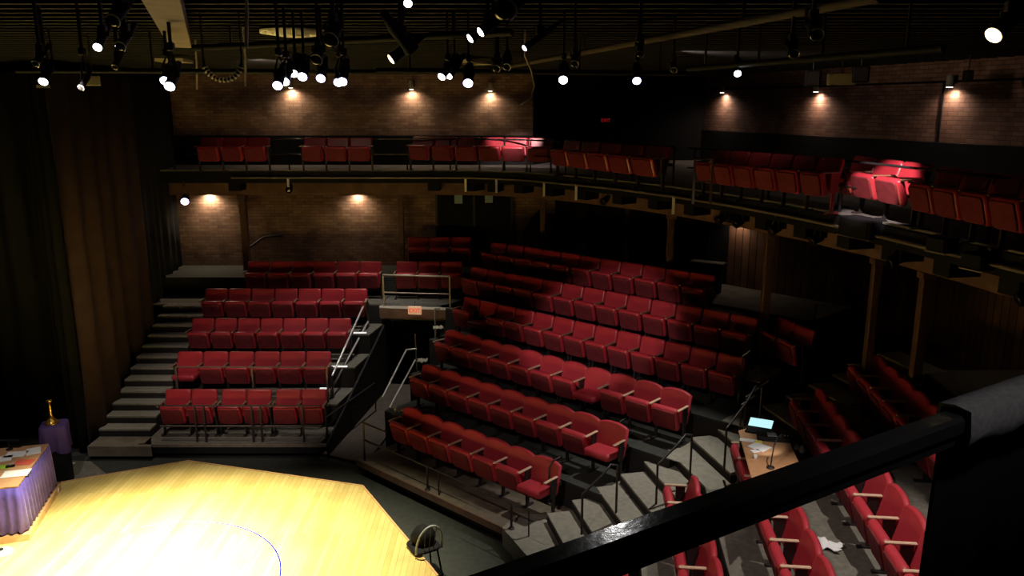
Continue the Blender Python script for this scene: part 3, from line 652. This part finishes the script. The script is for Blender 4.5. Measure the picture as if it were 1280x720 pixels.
# left block safety rails
railing('guard_rail', [(-6.75, 15.30), (-3.72, 15.30)], .75, 1.50, 1.02, [(-6.75, 15.30), (-5.22, 15.30), (-3.72, 15.30)], 'rail_brown', 'thin brown guard rail before second row of left block', .014)
t = railing('guard_rail', [(-6.75, 14.36), (-3.65, 14.36)], .30, 1.04, .62, [(-6.05, 14.36), (-5.88, 14.36), (-4.97, 14.36), (-4.80, 14.36), (-4.0, 14.36)], 'iron', 'dark guard rail along front edge of left block', .016)
MB().tube([(0, .02, .32-.0), (3.1, .02, .32)], .012).build('lower_rail', 'rail_tan', t)
# chrome handrail beside the left block's inner aisle
t = empty('handrail', (-3.35, 15.6, .75)); tag(t, 'bright chrome double handrail beside inner aisle of left block', 'handrail'); o = Vector(t.location)
A1, B1 = atY(458, 374, 17.75), atY(415, 470, 15.55); A2, B2 = atY(460, 402, 17.7), atY(414, 487, 15.6)
MB().tube([A1-o, B1-o], .022).build('top_rail', 'chrome', t); MB().tube([A2-o, B2-o], .022).build('lower_rail', 'chrome', t)
MB().tube([A1-o, Vector((A2.x, A1.y, 1.65))-o], .02).build('post', 'rail_tan', t); MB().tube([B1-o, Vector((B1.x, B1.y, .75))-o], .02).build('post', 'iron', t); MB().tube([A2-o, A2+(B2-A2)*.02-o], .02).build('elbow', 'iron', t)
# chrome handrail on the centre side of the vomitory
t = empty('handrail', (-2.5, 15.8, .05)); tag(t, 'chrome handrail descending into the vomitory beside centre block', 'handrail'); o = Vector(t.location)
A1, B1 = atY(508, 437, 17.2), atY(478, 497, 15.6); A2, B2 = atY(519, 450, 17.2), atY(487, 510, 15.6); A3 = atY(521, 436, 17.2)
MB().tube([A3-o, A1-o, B1-o], .020).build('top_rail', 'chrome', t); MB().tube([A2-o, B2-o], .020).build('lower_rail', 'chrome', t)
MB().tube([atY(519, 418, 17.2)-o, Vector((A3.x, 17.2, .1))-o], .016).build('post', 'rail_tan', t); MB().tube([B2-o, Vector((B2.x, B2.y, .05))-o], .018).build('post', 'iron', t)
t = empty('handrail', (-1.8, 17.75, 1.2)); tag(t, 'slim tan post standing beside left end of centre rows', 'post'); MB().tube([(0, 0, -1.1), (0, 0, .85)], .022).build('post', 'rail_tan', t); t.location = atY(544, 400, 17.7); t.location.z = 1.25
MB().tube([(0, 0, .85), (.12, .0, .85)], .018).build('stub', 'rail_tan', t)
# low dark double rail along the ramp
t = empty('handrail', (-3.5, 14.5, .05)); tag(t, 'low black double rail along left side of vomitory ramp', 'handrail'); o = Vector(t.location)
A, B = at(409, 548, .75), at(475, 500, .75)
B = Vector((-3.0, 16.6, .8)); A = Vector((-3.62, 14.6, .8))
for dz, nm in ((0, 'top_rail'), (-.18, 'lower_rail')): MB().tube([A+Vector((0, 0, dz-.1))-o, B+Vector((0, 0, dz-.1))-o], .018).build(nm, 'iron', t)
for f in (0, .5, 1):
    q = A+(B-A)*f; MB().tube([q-o+Vector((0, 0, -.1)), Vector((q.x, q.y, .05))-o], .015).build('post', 'iron', t)
# front guard rail of centre block
c1, c2, c3 = CP(-11.05, 8.26), CP(-9.35, 8.26), CP(-7.45, 8.26)
railing('guard_rail', [c1, CP(-10.4, 8.26)], .30, 1.04, .70, [c1], 'iron', 'short black guard rail at left end of centre front platform', .016)
for q, lab in ((c2, 'middle'), (c3, 'right')):
    t = empty('guard_post', (q[0], q[1], .3)); tag(t, 'short black post on %s of centre front platform edge' % lab, 'post'); MB().tube([(0, 0, 0), (0, 0, .42)], .02).build('post', 'iron', t); MB().lathe([(.05, 0), (.05, .012), (.02, .02)], 12).build('flange', 'iron', t)
t = empty('guard_rail', (*c1, .3)); tag(t, 'long thin black rail before front row of centre block', 'railing')
d = Vector(CP(-7.1, 8.26))-Vector(c1); MB().tube([(0, 0, .42), (d.x, d.y, .42)], .012).build('rail', 'iron', t)
for f in (0, .5, 1): MB().tube([(d.x*f, d.y*f, 0), (d.x*f, d.y*f, .42)], .012).build('post', 'iron', t)
# bent handrails on the aisle steps
def bent(pa, za, pb, zb, label, h=.8, m='iron'):
    a = at(*pa, za); b = at(*pb, zb); t = empty('handrail', a); tag(t, label, 'handrail', 'bent black handrails on the aisle steps'); d = b-a
    MB().tube([(0, 0, h*.78), Vector((d.x*.55, d.y*.55, h*.78+d.z*.55+.12)), (d.x*.8, d.y*.8, d.z+h), (d.x, d.y, d.z+h*.94)], .017).build('rail', m, t)
    MB().tube([(0, 0, 0), (0, 0, h*.78)], .017).build('post', m, t); MB().tube([(d.x, d.y, d.z), (d.x, d.y, d.z+h*.94)], .017).build('post', m, t)
bent((727, 668), .60, (770, 641), .75, 'lower bent black handrail on the aisle steps')
bent((820, 630), .90, (862, 602), 1.05, 'middle bent black handrail on the aisle steps')
bent((905, 588), 1.35, (948, 545), 1.65, 'upper bent black handrail on aisle steps by technician table', .85)
for (px, py, z, lab) in ((686, 630, .45, 'front'), (770, 578, .75, 'second'), (848, 530, 1.2, 'third')):
    a = at(px, py, z); t = empty('end_rail', a); tag(t, 'slim black bent rail at right end of %s centre row' % lab, 'handrail', 'slim rails at the centre row ends')
    MB().tube([(0, 0, 0), (0, 0, .62), (.06, .05, .72), (.18, .14, .74)], .013).build('rail', 'iron', t); MB().lathe([(.04, 0), (.04, .012), (.014, .02)], 12).build('flange', 'iron', t)
for (a, b, lab) in (((672, 488), (695, 475), 0), ):
    pass
# chrome short rails at right ends of rows four and five
for (a, b, z, lab) in (((928, 445), (938, 438), 2.2, 'short chrome rail end beside fifth centre row'), ((933, 496), (960, 476), 1.75, 'chrome rail end beside fourth centre row'), ((927, 506), (944, 494), 1.6, 'lower chrome rail end beside fourth centre row')):
    A = at(*a, z+.4); B = at(*b, z+.5); t = empty('handrail', A); tag(t, lab, 'handrail', 'chrome rail ends at the upper aisle'); MB().tube([(0, 0, 0), B-A], .014).build('rail', 'chrome', t); MB().tube([(0, 0, 0), (0, 0, -.75)], .014).build('post', 'iron', t)
# L-shaped wall rail
A = atY(1018, 425, 14.4); t = empty('handrail', A); tag(t, 'tan L-topped rail post in the dark by upper aisle', 'handrail'); B = atY(1020, 381, 14.4); D = atY(1031, 381.5, 14.4)
MB().tube([(0, 0, -.3), B-A, D-A], .018).build('rail', 'rail_tan', t); MB().box((0, 0, -.3), (.3, .12, .02)).build('foot', 'rail_tan', t)
# ------------------------------------------------------------------ drapes
def drape(name, A, B, z0, z1, m, label, amp=.05, lam=.42, thick=.03):
    A = Vector(A); B = Vector(B); d = B-A; L = d.length; n = int(L/.04); rings = []
    dn = d.normalized(); nn = Vector((-dn.y, dn.x)); mb = MB()
    top = []; bot = []; top2 = []; bot2 = []
    for k in range(n+1):
        s = L*k/n; o = amp*math.sin(2*math.pi*s/lam)+amp*.5*math.sin(2*math.pi*s/(lam*2.7)+1)
        p = dn*s+nn*o; q = p+nn*thick
        top.append((p.x, p.y, z1-z0)); bot.append((p.x, p.y, 0)); top2.append((q.x, q.y, z1-z0)); bot2.append((q.x, q.y, 0))
    N = n+1; vs = bot+top+top2+bot2; fs = []
    for k in range(n):
        for a in range(4):
            b = (a+1) % 4; fs.append((a*N+k, a*N+k+1, b*N+k+1, b*N+k))
    mb.add(vs, fs, True); o = mb.build(name, m); o.location = (A.x, A.y, z0); return tag(o, label, 'drape')
drape('drape', (-8.05, 14.30), (-8.22, 17.6), 0.02, 7.2, 'drape_brown', 'tall dark brown drape beside left steps', .06, .7)
drape('drape', (-8.24, 17.6), (-8.6, 20.45), 2.2, 7.2, 'drape_black', 'black drape between brown drape and brick wall', .04, .5)
drape('drape', (-8.9, 14.9), (-8.2, 14.45), 0.02, 7.2, 'drape_black', 'black drape edge left of brown drape', .05, .35)
drape('drape', (-13.5, 15.4), (-8.9, 15.2), 0.02, 7.2, 'drape_black', 'wide black backdrop behind draped table at far left', .06, .5)
# pale carpet strip beside stage left
prism_obj('floor', [(-8.9, 14.2), (-8.0, 14.1), (-6.75, 12.9), (-7.8, 12.45), (-9.2, 12.4)], 0, .02, 'carpet')
# ------------------------------------------------------------------ near rail in front of the camera
A = Vector((-.95, .62)); B = Vector((2.75, 2.93)); d = B-A; rz = math.atan2(d.y, d.x); m = (A+B)/2
nr = empty('near_railing', (m.x, m.y, 5.1), rz); tag(nr, 'glossy black flat-topped handrail crossing close in front of the camera', 'railing')
MB().box((0, 0, .712), (d.length, .062, .052), bev=.010).build('top_rail', 'black_gloss', nr)
MB().box((0, 0, .665), (d.length, .03, .02)).build('under_rail', 'black', nr)
for s in (-1.6, 2.0): MB().box((s, 0, .34), (.04, .04, .68), bev=.004).build('post', 'black', nr)
prism_obj('floor', [(-1.3, .35), (3.0, 3.1), (6.6, 2.6), (11.5, 2.6), (11.5, -2.5), (-1.3, -2.5)], 4.9, 5.1, 'black')
# cloth over the rail: grey wrap and black panel
def rp(s, o, z): v = Vector((math.cos(rz), math.sin(rz), 0)); n = Vector((-math.sin(rz), math.cos(rz), 0)); q = Vector((m.x, m.y, 0))+v*s+n*o; q.z = z; return q
s0 = (at(1168, 512, 5.85).xy-Vector((m.x, m.y))).dot(Vector((math.cos(rz), math.sin(rz))))
s0 += .05
cl = empty('draped_cloth', rp(s0, 0, 5.1)); tag(cl, 'grey towel folded over the near rail at right', 'cloth'); o0 = Vector(cl.location)
rings = []
for k in range(30):
    s = s0+.0+(1.5)*k/29; w = .004*math.sin(k*1.9)+.004*math.sin(k*.7); e = .012*math.sin(k*1.3) if k else 0
    prof = [(-.040, -.035+e*.6), (-.042-w, -.01), (-.036, .046+w), (.0, .052+w), (.036, .046), (.044, .0), (.042, -.06+e*.5)]
    inner = [(a*.82, b-.006) for a, b in reversed(prof)]
    rings.append([rp(s, a*1.15, 5.803+b*1.1)-o0 for a, b in prof+inner])
MB().loft(rings, True, True).build('towel', 'grey_cloth', cl)
bk = empty('black_drape_panel', rp(s0+.02, -.02, 5.1)); tag(bk, 'black fabric panel hanging from near rail at lower right', 'drape'); o0 = Vector(bk.location); rings = []
s1 = s0+.045
for k in range(50):
    s = s1+1.75*k/49; w = .006*math.sin(k*.9)
    rings.append([rp(s, .046+w, 5.80)-o0, rp(s, .056+w*1.5, 5.12)-o0, rp(s, .066+w*1.5, 5.12)-o0, rp(s, .056+w, 5.80)-o0])
MB().loft(rings, True, True).build('panel', 'black_cloth', bk)
# ------------------------------------------------------------------ props left: skirted table, pedestal, trophy
TA, TB = Vector((-7.55, 12.14)), Vector((-7.15, 10.65))
ed = (TA-TB).normalized(); nn = Vector((-ed.y, ed.x))      # points to -x side
TC, TD = TB+nn*1.9, TA+nn*1.9
t = empty('skirted_table', (*((TA+TC)/2), .5)); tag(t, 'tan topped table with pleated purple skirt at stage left', 'table'); o = Vector(t.location)
loc = lambda v, z: Vector((v.x, v.y, z))-o
MB().prism([tuple((p-o.xy)) for p in (TA, TB, TC, TD)], .715, .745).build('tabletop', 'table_tan', t)
sk = MB(); N = 110; corners = [TD, TA, TB, TC]
inn = []; pts = []
for i in range(3):
    a, b = corners[i], corners[i+1]; L = (b-a).length; dd = (b-a).normalized(); on = Vector((-dd.y, dd.x))*-1
    cen = (TA+TC)/2
    if on.dot((a+b)/2-cen) < 0: on = -on
    n = int(L/.018)
    for k in range(n+1):
        s = L*k/n; w = .5+.5*math.sin(2*math.pi*s/.13+1.1*math.sin(s*7)); pts.append((a+dd*s, on, w))
vs = []; fs = []
for p, on, w in pts:
    for z, f in ((.725, .15), (.5, .6), (.03, 1.0)):
        q = p+on*(.006+.055*w*f+.03*f*0); vs.append(Vector((q.x-o.x, q.y-o.y, z)))
for k in range(len(pts)-1):
    for j in range(2): a = k*3+j; fs.append((a, a+3, a+4, a+1))
sk.add(vs, fs, True); so = sk.build('table_skirt', 'purple', t); sm = so.modifiers.new('thickness', 'SOLIDIFY'); sm.thickness = .004
for p in (TA, TB, TC, TD):
    q = p+((TA+TC)/2-p).normalized()*.12; MB().tube([loc(q, .5)+Vector((0, 0, 0)), loc(q, .5)+Vector((0, 0, .72))], .02).build('leg', 'iron', t)
pl = []
for p in (TD, TA, TB, TC): pl.append(p+(p-(TA+TC)/2).normalized()*.10)
single('table_platform', MB().prism([tuple(p) for p in pl], .402, .50), 'oak', 'low wooden plinth under the purple skirted table', 'platform')
ZT = 1.246
def flat(name, px, py, z, w, h, rz, m, label, cat, th=.006, g=None):
    p = at(px, py, z); mb = MB().box((0, 0, th/2), (w, h, th)); o = mb.build(name, m); o.location = (p.x, p.y, z); o.rotation_euler = (0, 0, rz); return tag(o, label, cat, g)
flat('paper_sheet', 42, 564, ZT, .28, .20, R(-60), 'paper', 'white paper nearest back corner of purple skirted table', 'paper', g='papers on the skirted table')
flat('paper_sheet', 20, 568, ZT, .30, .22, R(10), 'paper', 'white paper beside black stand on skirted table', 'paper', g='papers on the skirted table')
flat('paper_sheet', 3, 574, ZT, .26, .22, R(25), 'paper', 'white paper at left frame edge behind green mat', 'paper', g='papers on the skirted table')
flat('paper_sheet', 20, 592, ZT, .36, .24, R(15), 'paper', 'long white paper near front edge of skirted table', 'paper', g='papers on the skirted table')
flat('folder', 30, 578, ZT, .26, .20, R(5), 'paper_red', 'red folder on purple skirted table', 'folder')
flat('mat', 4, 584, ZT, .24, .14, R(5), 'green_felt', 'yellow-green card at left edge of skirted table', 'card')
p = at(12, 562, ZT); t = empty('desk_stand', p); tag(t, 'small black T-shaped stand on skirted table', 'stand'); MB().lathe([(.05, 0), (.05, .012), (.01, .02), (.01, .16)], 16).build('base', 'black', t); MB().box((0, 0, .16), (.34, .05, .02), bev=.004).build('bar', 'black', t)
p = at(13, 584, ZT); t = empty('stapler', p, R(40)); tag(t, 'small black gadget on green card', 'gadget'); MB().box((0, 0, .02), (.12, .05, .04), bev=.008).build('body', 'black', t); MB().box((.02, 0, .045), (.07, .03, .012)).build('lever', 'grey_plastic', t)
p = at(2, 692, .402); t = empty('floor_fixture', p); tag(t, 'grey round floor fixture at lower left frame edge', 'fixture'); MB().lathe([(.15, 0), (.15, .03), (.11, .055), (.02, .06)], 24).build('dish', 'grey_plastic', t); MB().lathe([(.03, .055), (.03, .075), (.005, .08)], 12).build('knob', 'black', t)
p = at(66, 617, .402); single('small_cup', MB().lathe([(.03, 0), (.036, .08), (.028, .08), (.024, .01)], 16, Matrix.Translation((p.x+.06, p.y+.02, .402))), 'paper', 'tiny white cup at foot of wooden plinth', 'cup')
# pedestal with cloth and trophy
pc = at(67, 529, 1.16); t = empty('pedestal', (pc.x, pc.y, 0)); tag(t, 'dark pedestal under a purple cloth behind the skirted table', 'pedestal')
MB().box((0, 0, .57), (.36, .36, 1.14), R(20), .01).build('body', 'black', t)
def cloth_box(w, ztop, drop, m, parent, name, rz):
    rings = []; n = 72
    for (f, z) in ((.0, ztop+.012), (.96, ztop+.012), (1.0, ztop+.002), (1.04, ztop-drop*.5), (1.08, ztop-drop)):
        r_ = []
        for k in range(n):
            a = 2*math.pi*k/n; c, s = math.cos(a), math.sin(a); q = (w/2)/max(abs(c), abs(s)); q = min(q, w/2*1.25)
            wv = 1+(.07*math.sin(a*9)+.04*math.sin(a*15+1))*max(0, (ztop-z)/drop); zz = z-(.08*abs(math.sin(2*a)) if z < ztop-drop*.9 else 0)
            v = Matrix.Rotation(rz, 3, 'Z')@Vector((q*f*c*wv, q*f*s*wv, 0)); r_.append(Vector((v.x, v.y, zz)))
        rings.append(r_)
    o = MB().loft(rings, False, True).build(name, m, parent); return o
cl2 = cloth_box(.42, 1.14, .42, 'purple_dark', None, 'table_cloth', R(20)); cl2.location = (pc.x, pc.y, 0); tag(cl2, 'dark purple cloth draped over pedestal under golden trophy', 'cloth')
t = empty('trophy', (pc.x-.03, pc.y, 1.153)); tag(t, 'slender golden trophy on purple draped pedestal', 'trophy')
MB().lathe([(.11, 0), (.12, .02), (.10, .05), (.065, .08), (.05, .10)], 24).build('base', 'gold', t)
MB().lathe([(.045, .10), (.028, .14), (.022, .22), (.030, .25), (.022, .28), (.018, .36), (.028, .38)], 20).build('stem', 'gold', t)
MB().lathe([(.02, .38), (.035, .40), (.05, .43), (.045, .44), (.01, .44)], 20).build('cup', 'gold', t)
flat('paper_scrap', 88, 581, .03, .16, .05, R(40), 'paper', 'crumpled pale scrap on floor by pedestal', 'scrap', .02)
# ------------------------------------------------------------------ wire-back chair by the stage
p = at(530, 716, 0); t = empty('hoop_chair', (p.x, p.y, 0), R(-150)); tag(t, 'hoop-backed dark chair standing between stage and centre block', 'chair')
hp = []
for k in range(25):
    a = math.pi*k/24; hp.append(Vector((.20*math.cos(a)*1.0, .20+.10*math.sin(a), .45+.44*math.sin(a)**.8)))
MB().tube(hp, .016, 8).build('backrest', 'grey_plastic', t)
for s in (-.07, .0, .07): MB().tube([(s, .20, .46), (s*1.2, .295, .86)], .006, 6).build('spindle', 'iron', t)
MB().slab(outline(.42, .42, 'square', .1), .05, Matrix.Translation((0, .22, .45))@Matrix.Rotation(R(90), 4, 'X'), .02).build('seat', 'black', t)
for sx in (-1, 1):
    for sy in (-1, 1): MB().tube([(sx*.15, sy*.14, .44), (sx*.2, sy*.2, 0)], .014, 8).build('leg', 'iron', t)
bg = MB(); rings = []
for z, r_ in ((0, .10), (.05, .16), (.15, .17), (.24, .12), (.28, .05)):
    rings.append([Vector((r_*math.cos(2*math.pi*k/16)*(1+.12*math.sin(k*2.3)), r_*.8*math.sin(2*math.pi*k/16)*(1+.1*math.sin(k*1.7)), z)) for k in range(16)])
bo = bg.loft(rings, True, True).build('bag', 'black', None); bo.location = (p.x, p.y, .475); tag(bo, 'dark soft bag lying on hoop-backed chair', 'bag')
# ------------------------------------------------------------------ technician table
TZ = 2.12; q = [at(923, 539, TZ), at(949, 527, TZ), at(1000, 575, TZ), at(925, 640, TZ)]
q = [at(923, 538, TZ), at(950, 531, TZ), at(985, 548, TZ), at(998, 577, TZ), at(948, 628, TZ)]
cen = sum(q, Vector())/len(q); t = empty('technician_table', (cen.x, cen.y, 1.2)); tag(t, 'tan plywood technician table set over right block seats', 'table'); o = Vector(t.location)
MB().prism([tuple((p-o).xy) for p in q], .895, .92).build('tabletop', 'table_tan', t)
for p in q[:4]:
    w = p+(cen-p)*.12; MB().tube([(w.x-o.x, w.y-o.y, 0), (w.x-o.x, w.y-o.y, .90)], .022).build('leg', 'iron', t)
p = at(948, 539, TZ+.0); t = empty('laptop', (p.x, p.y, TZ), R(-25)); tag(t, 'open laptop with glowing pale screen on technician table', 'laptop')
MB().box((0, 0, .012), (.34, .24, .02), bev=.004).build('base', 'black', t); s = MB().box((0, 0, 0), (.34, .012, .24), bev=.004).build('lid', 'black', t); s.location = (0, .22, .035); s.rotation_euler = (R(-80), 0, 0)
g = MB().box((0, -.008, 0), (.32, .004, .22)).build('screen', 'screen', s)
flat('paper_sheet', 938, 551, TZ+.002, .28, .10, R(-20), 'paper', 'white paper left on technician table', 'paper', g='papers on the technician table')
flat('paper_sheet', 949, 559, TZ+.002, .24, .22, R(-50), 'paper', 'white paper under yellow note on technician table', 'paper', g='papers on the technician table')
flat('yellow_note', 948, 552.5, TZ+.010, .10, .07, R(-10), 'paper_yellow', 'yellow note lying on white paper of technician table', 'note')
flat('paper_sheet', 944, 564, TZ+.002, .12, .08, R(20), 'paper', 'small white card near front of technician papers', 'paper', g='papers on the technician table')
p = at(944, 573, TZ); single('mug', MB().lathe([(.02, 0), (.028, .05), (.02, .05), (.016, .01)], 16, Matrix.Translation((p.x, p.y, TZ))), 'paper', 'tiny white cup on technician table', 'cup')
p = at(972, 550, TZ); t = empty('control_console', (p.x, p.y, TZ), R(-12)); tag(t, 'black lighting console with grey panel on technician table', 'console'); MB().box((0, 0, .035), (.55, .18, .07), bev=.01).build('body', 'black', t); MB().box((-.08, 0, .073), (.12, .12, .008)).build('panel', 'grey_plastic', t)
for k in range(5): MB().box((.05+.04*k, 0, .075), (.012, .03, .014)).build('fader', 'grey_plastic', t)
p = at(963, 585, TZ); t = empty('gooseneck_lamp', (p.x, p.y, TZ)); tag(t, 'thin dark gooseneck lamp bending over technician table', 'lamp')
MB().lathe([(.05, 0), (.05, .015), (.01, .02)], 16).build('base', 'iron', t); MB().tube([(0, 0, 0), (.02, .03, .14), (.06, .1, .26), (.14, .22, .33), (.22, .30, .33)], .009).build('neck', 'iron', t); MB().lathe([(.012, 0), (.03, -.05), (.02, -.05)], 12, Matrix.Translation((.22, .30, .34))).build('lamp_shade', 'iron', t)
spot('desk_lamp_beam', (p.x+.2, p.y+.3, TZ+.27), at(946, 555, TZ), 4, (1, .95, .9), 100, .6, .02)
for px, py, lab in ((994, 553, 'left'), (1000, 557, 'right')):
    p = at(px, py, TZ-.02); t = empty('headphones', (p.x+.03, p.y, TZ-.12)); tag(t, 'grey gadget hanging at table end by red seats, %s one' % lab, 'gadget', 'gadgets at the table end'); MB().lathe([(.03, 0), (.04, .02), (.035, .07), (.012, .10)], 14).build('body', 'grey_plastic', t); MB().tube([(0, 0, .1), (.01, 0, .17)], .006).build('stem', 'iron', t)
# loose paper and cloths on the seats
def rag(px, py, z, w, h, m, label, cat='cloth'):
    p = at(px, py, z); mb = MB(); n = 9; vs = []; fs = []
    for i in range(n):
        for j in range(n):
            u, v = i/(n-1)-.5, j/(n-1)-.5; vs.append((w*u*(1+.2*math.sin(j*1.7)), h*v*(1+.2*math.sin(i*2.1)), .02+.018*math.sin(i*1.9+j*1.1)+.015*math.cos(j*2.3)))
    for i in range(n-1):
        for j in range(n-1): a = i*n+j; fs.append((a, a+1, a+n+1, a+n))
    o = mb.add(vs, fs, True).build('crumpled_cloth', m); s = o.modifiers.new('thickness', 'SOLIDIFY'); s.thickness = .012; o.location = (p.x, p.y, z); o.rotation_euler = (0, 0, random.random()*3); return tag(o, label, cat)
rag(1031, 682, 1.66, .20, .34, 'white_cloth', 'white crumpled cloth on floor behind third right row')
rag(614, 391, 2.10, .20, .14, 'white_cloth', 'white crumpled tissue on a fourth row centre seat', 'tissue')
rag(498, 513, 1.0, .16, .16, 'white_cloth', 'white folded leaflet at left end of centre front row', 'leaflet')
for px, py, z, lab in ((548, 411, 1.85, 'third'), (528, 452, 1.4, 'second')):
    rag(px, py, z, .2, .2, 'plate', 'pale crumpled bundle at left end of %s centre row' % lab, 'bundle')
# ------------------------------------------------------------------ lights of the house and added fill
K = 1.0
def sp(px, py, z, tgt, e, col, ang, blend=.7, rad=.06):
    p = at(px, py, z); return spot('lamp_or_fill', p, tgt, e*K, col, ang, blend, rad)
# stage wash
spot('lamp_or_fill', (-3.2, 8.6, 6.75), (-5.1, 9.2, .4), 13500*K, (1, .93, .66), 48, .95, .08)
spot('lamp_or_fill', (-5.6, 11.6, 6.75), (-5.0, 9.8, .4), 6000*K, (1, .93, .66), 62, .9, .08)
spot('lamp_or_fill', (-1.6, 10.4, 6.75), (-3.4, 10.0, .4), 3200*K, (1, .93, .66), 62, .8, .08)
spot('lamp_or_fill', (-6.3, 8.6, 6.9), (-7.9, 12.2, 1.1), 420*K, (1, .92, .85), 30, .7, .05)
# front lamps
H1 = (1, .82, .76)
spot('lamp_or_fill', (-3.4, 6.2, 6.85), (-5.3, 15.9, 1.0), 960*K, H1, 25, .7, .08)
spot('lamp_or_fill', (-1.8, 5.2, 6.85), (1.1, 13.2, 1.2), 500*K, H1, 33, .7, .08)
spot('lamp_or_fill', (-1.2, 8.2, 6.85), (1.75, 15.1, 2.2), 900*K, H1, 23, .4, .08)
spot('lamp_or_fill', (.2, 6.6, 6.85), (3.0, 7.8, 1.4), 340*K, H1, 46, .6, .06)
# top lamps that light the steps and throw the seats' shadows towards the stage
spot('lamp_or_fill', (3.3, 12.3, 6.9), (1.6, 11.1, .6), 900*K, (1, .95, .84), 44, .9, .04)
spot('lamp_or_fill', (4.1, 7.6, 6.95), (2.75, 7.8, 1.0), 620*K, (1, .90, .80), 52, .5, .04)
spot('lamp_or_fill', (-6.4, 13.2, 6.9), (-6.6, 14.5, .4), 330*K, (1, .88, .72), 50, .8, .05)
spot('lamp_or_fill', (-3.0, 16.6, 6.9), (-3.3, 17.2, 1.2), 520*K, (1, .94, .86), 56, .8, .05)
# two hot spots on the balcony
bp1 = at(650, 190, 5.5); spot('lamp_or_fill', (-.1, 17.2, 7.2), (.12, 19.75, 5.55), 560*K, (1, .80, .78), 34, .6, .04)
bp2 = at(1106, 214, 5.45); spot('lamp_or_fill', (3.75, 9.3, 7.1), (4.97, 10.8, 5.5), 820*K, (1, .80, .78), 27, .5, .04)
# lamps above the near rail
spot('lamp_or_fill', (.55, 3.9, 7.15), (.25, 1.4, 5.85), 9*K, (1, .97, .95), 40, .8, .03)
spot('lamp_or_fill', (1.9, 1.2, 7.35), (1.35, 2.0, 5.8), 34*K, (1, .97, .97), 64, .8, .05)
spot('lamp_or_fill', (2.5, 12.5, 7.3), (8.2, 14.5, 6.6), 70*K, (1, .8, .68), 90, 1, .1)  # added fill with no fixture, in place of bounce on right brick wall
spot('lamp_or_fill', (-4.5, 14.5, 7.3), (-4.5, 21.3, 6.6), 50*K, (1, .8, .6), 90, 1, .1)  # added fill, no lamp here: lifts the left upper brick wall
spot('lamp_or_fill', (6.6, 11.5, 4.8), (8.4, 11.5, 2.6), 5*K, (1, .75, .5), 120, 1, .1)  # weak fill added under the balcony to lift the dark timber wall
w = bpy.data.worlds.new('world'); bpy.context.scene.world = w; w.use_nodes = True
w.node_tree.nodes['Background'].inputs[0].default_value = (.9, .85, 1, 1); w.node_tree.nodes['Background'].inputs[1].default_value = .0
vs_ = bpy.context.scene.view_settings; vs_.view_transform = 'Standard'; vs_.look = 'None'; vs_.gamma = 1; vs_.use_curve_mapping = False; vs_.exposure = 0
for k, p in PROTO.items():
    if not p[1]:
        for c_ in list(p[0].children_recursive): bpy.data.objects.remove(c_)
        bpy.data.objects.remove(p[0])
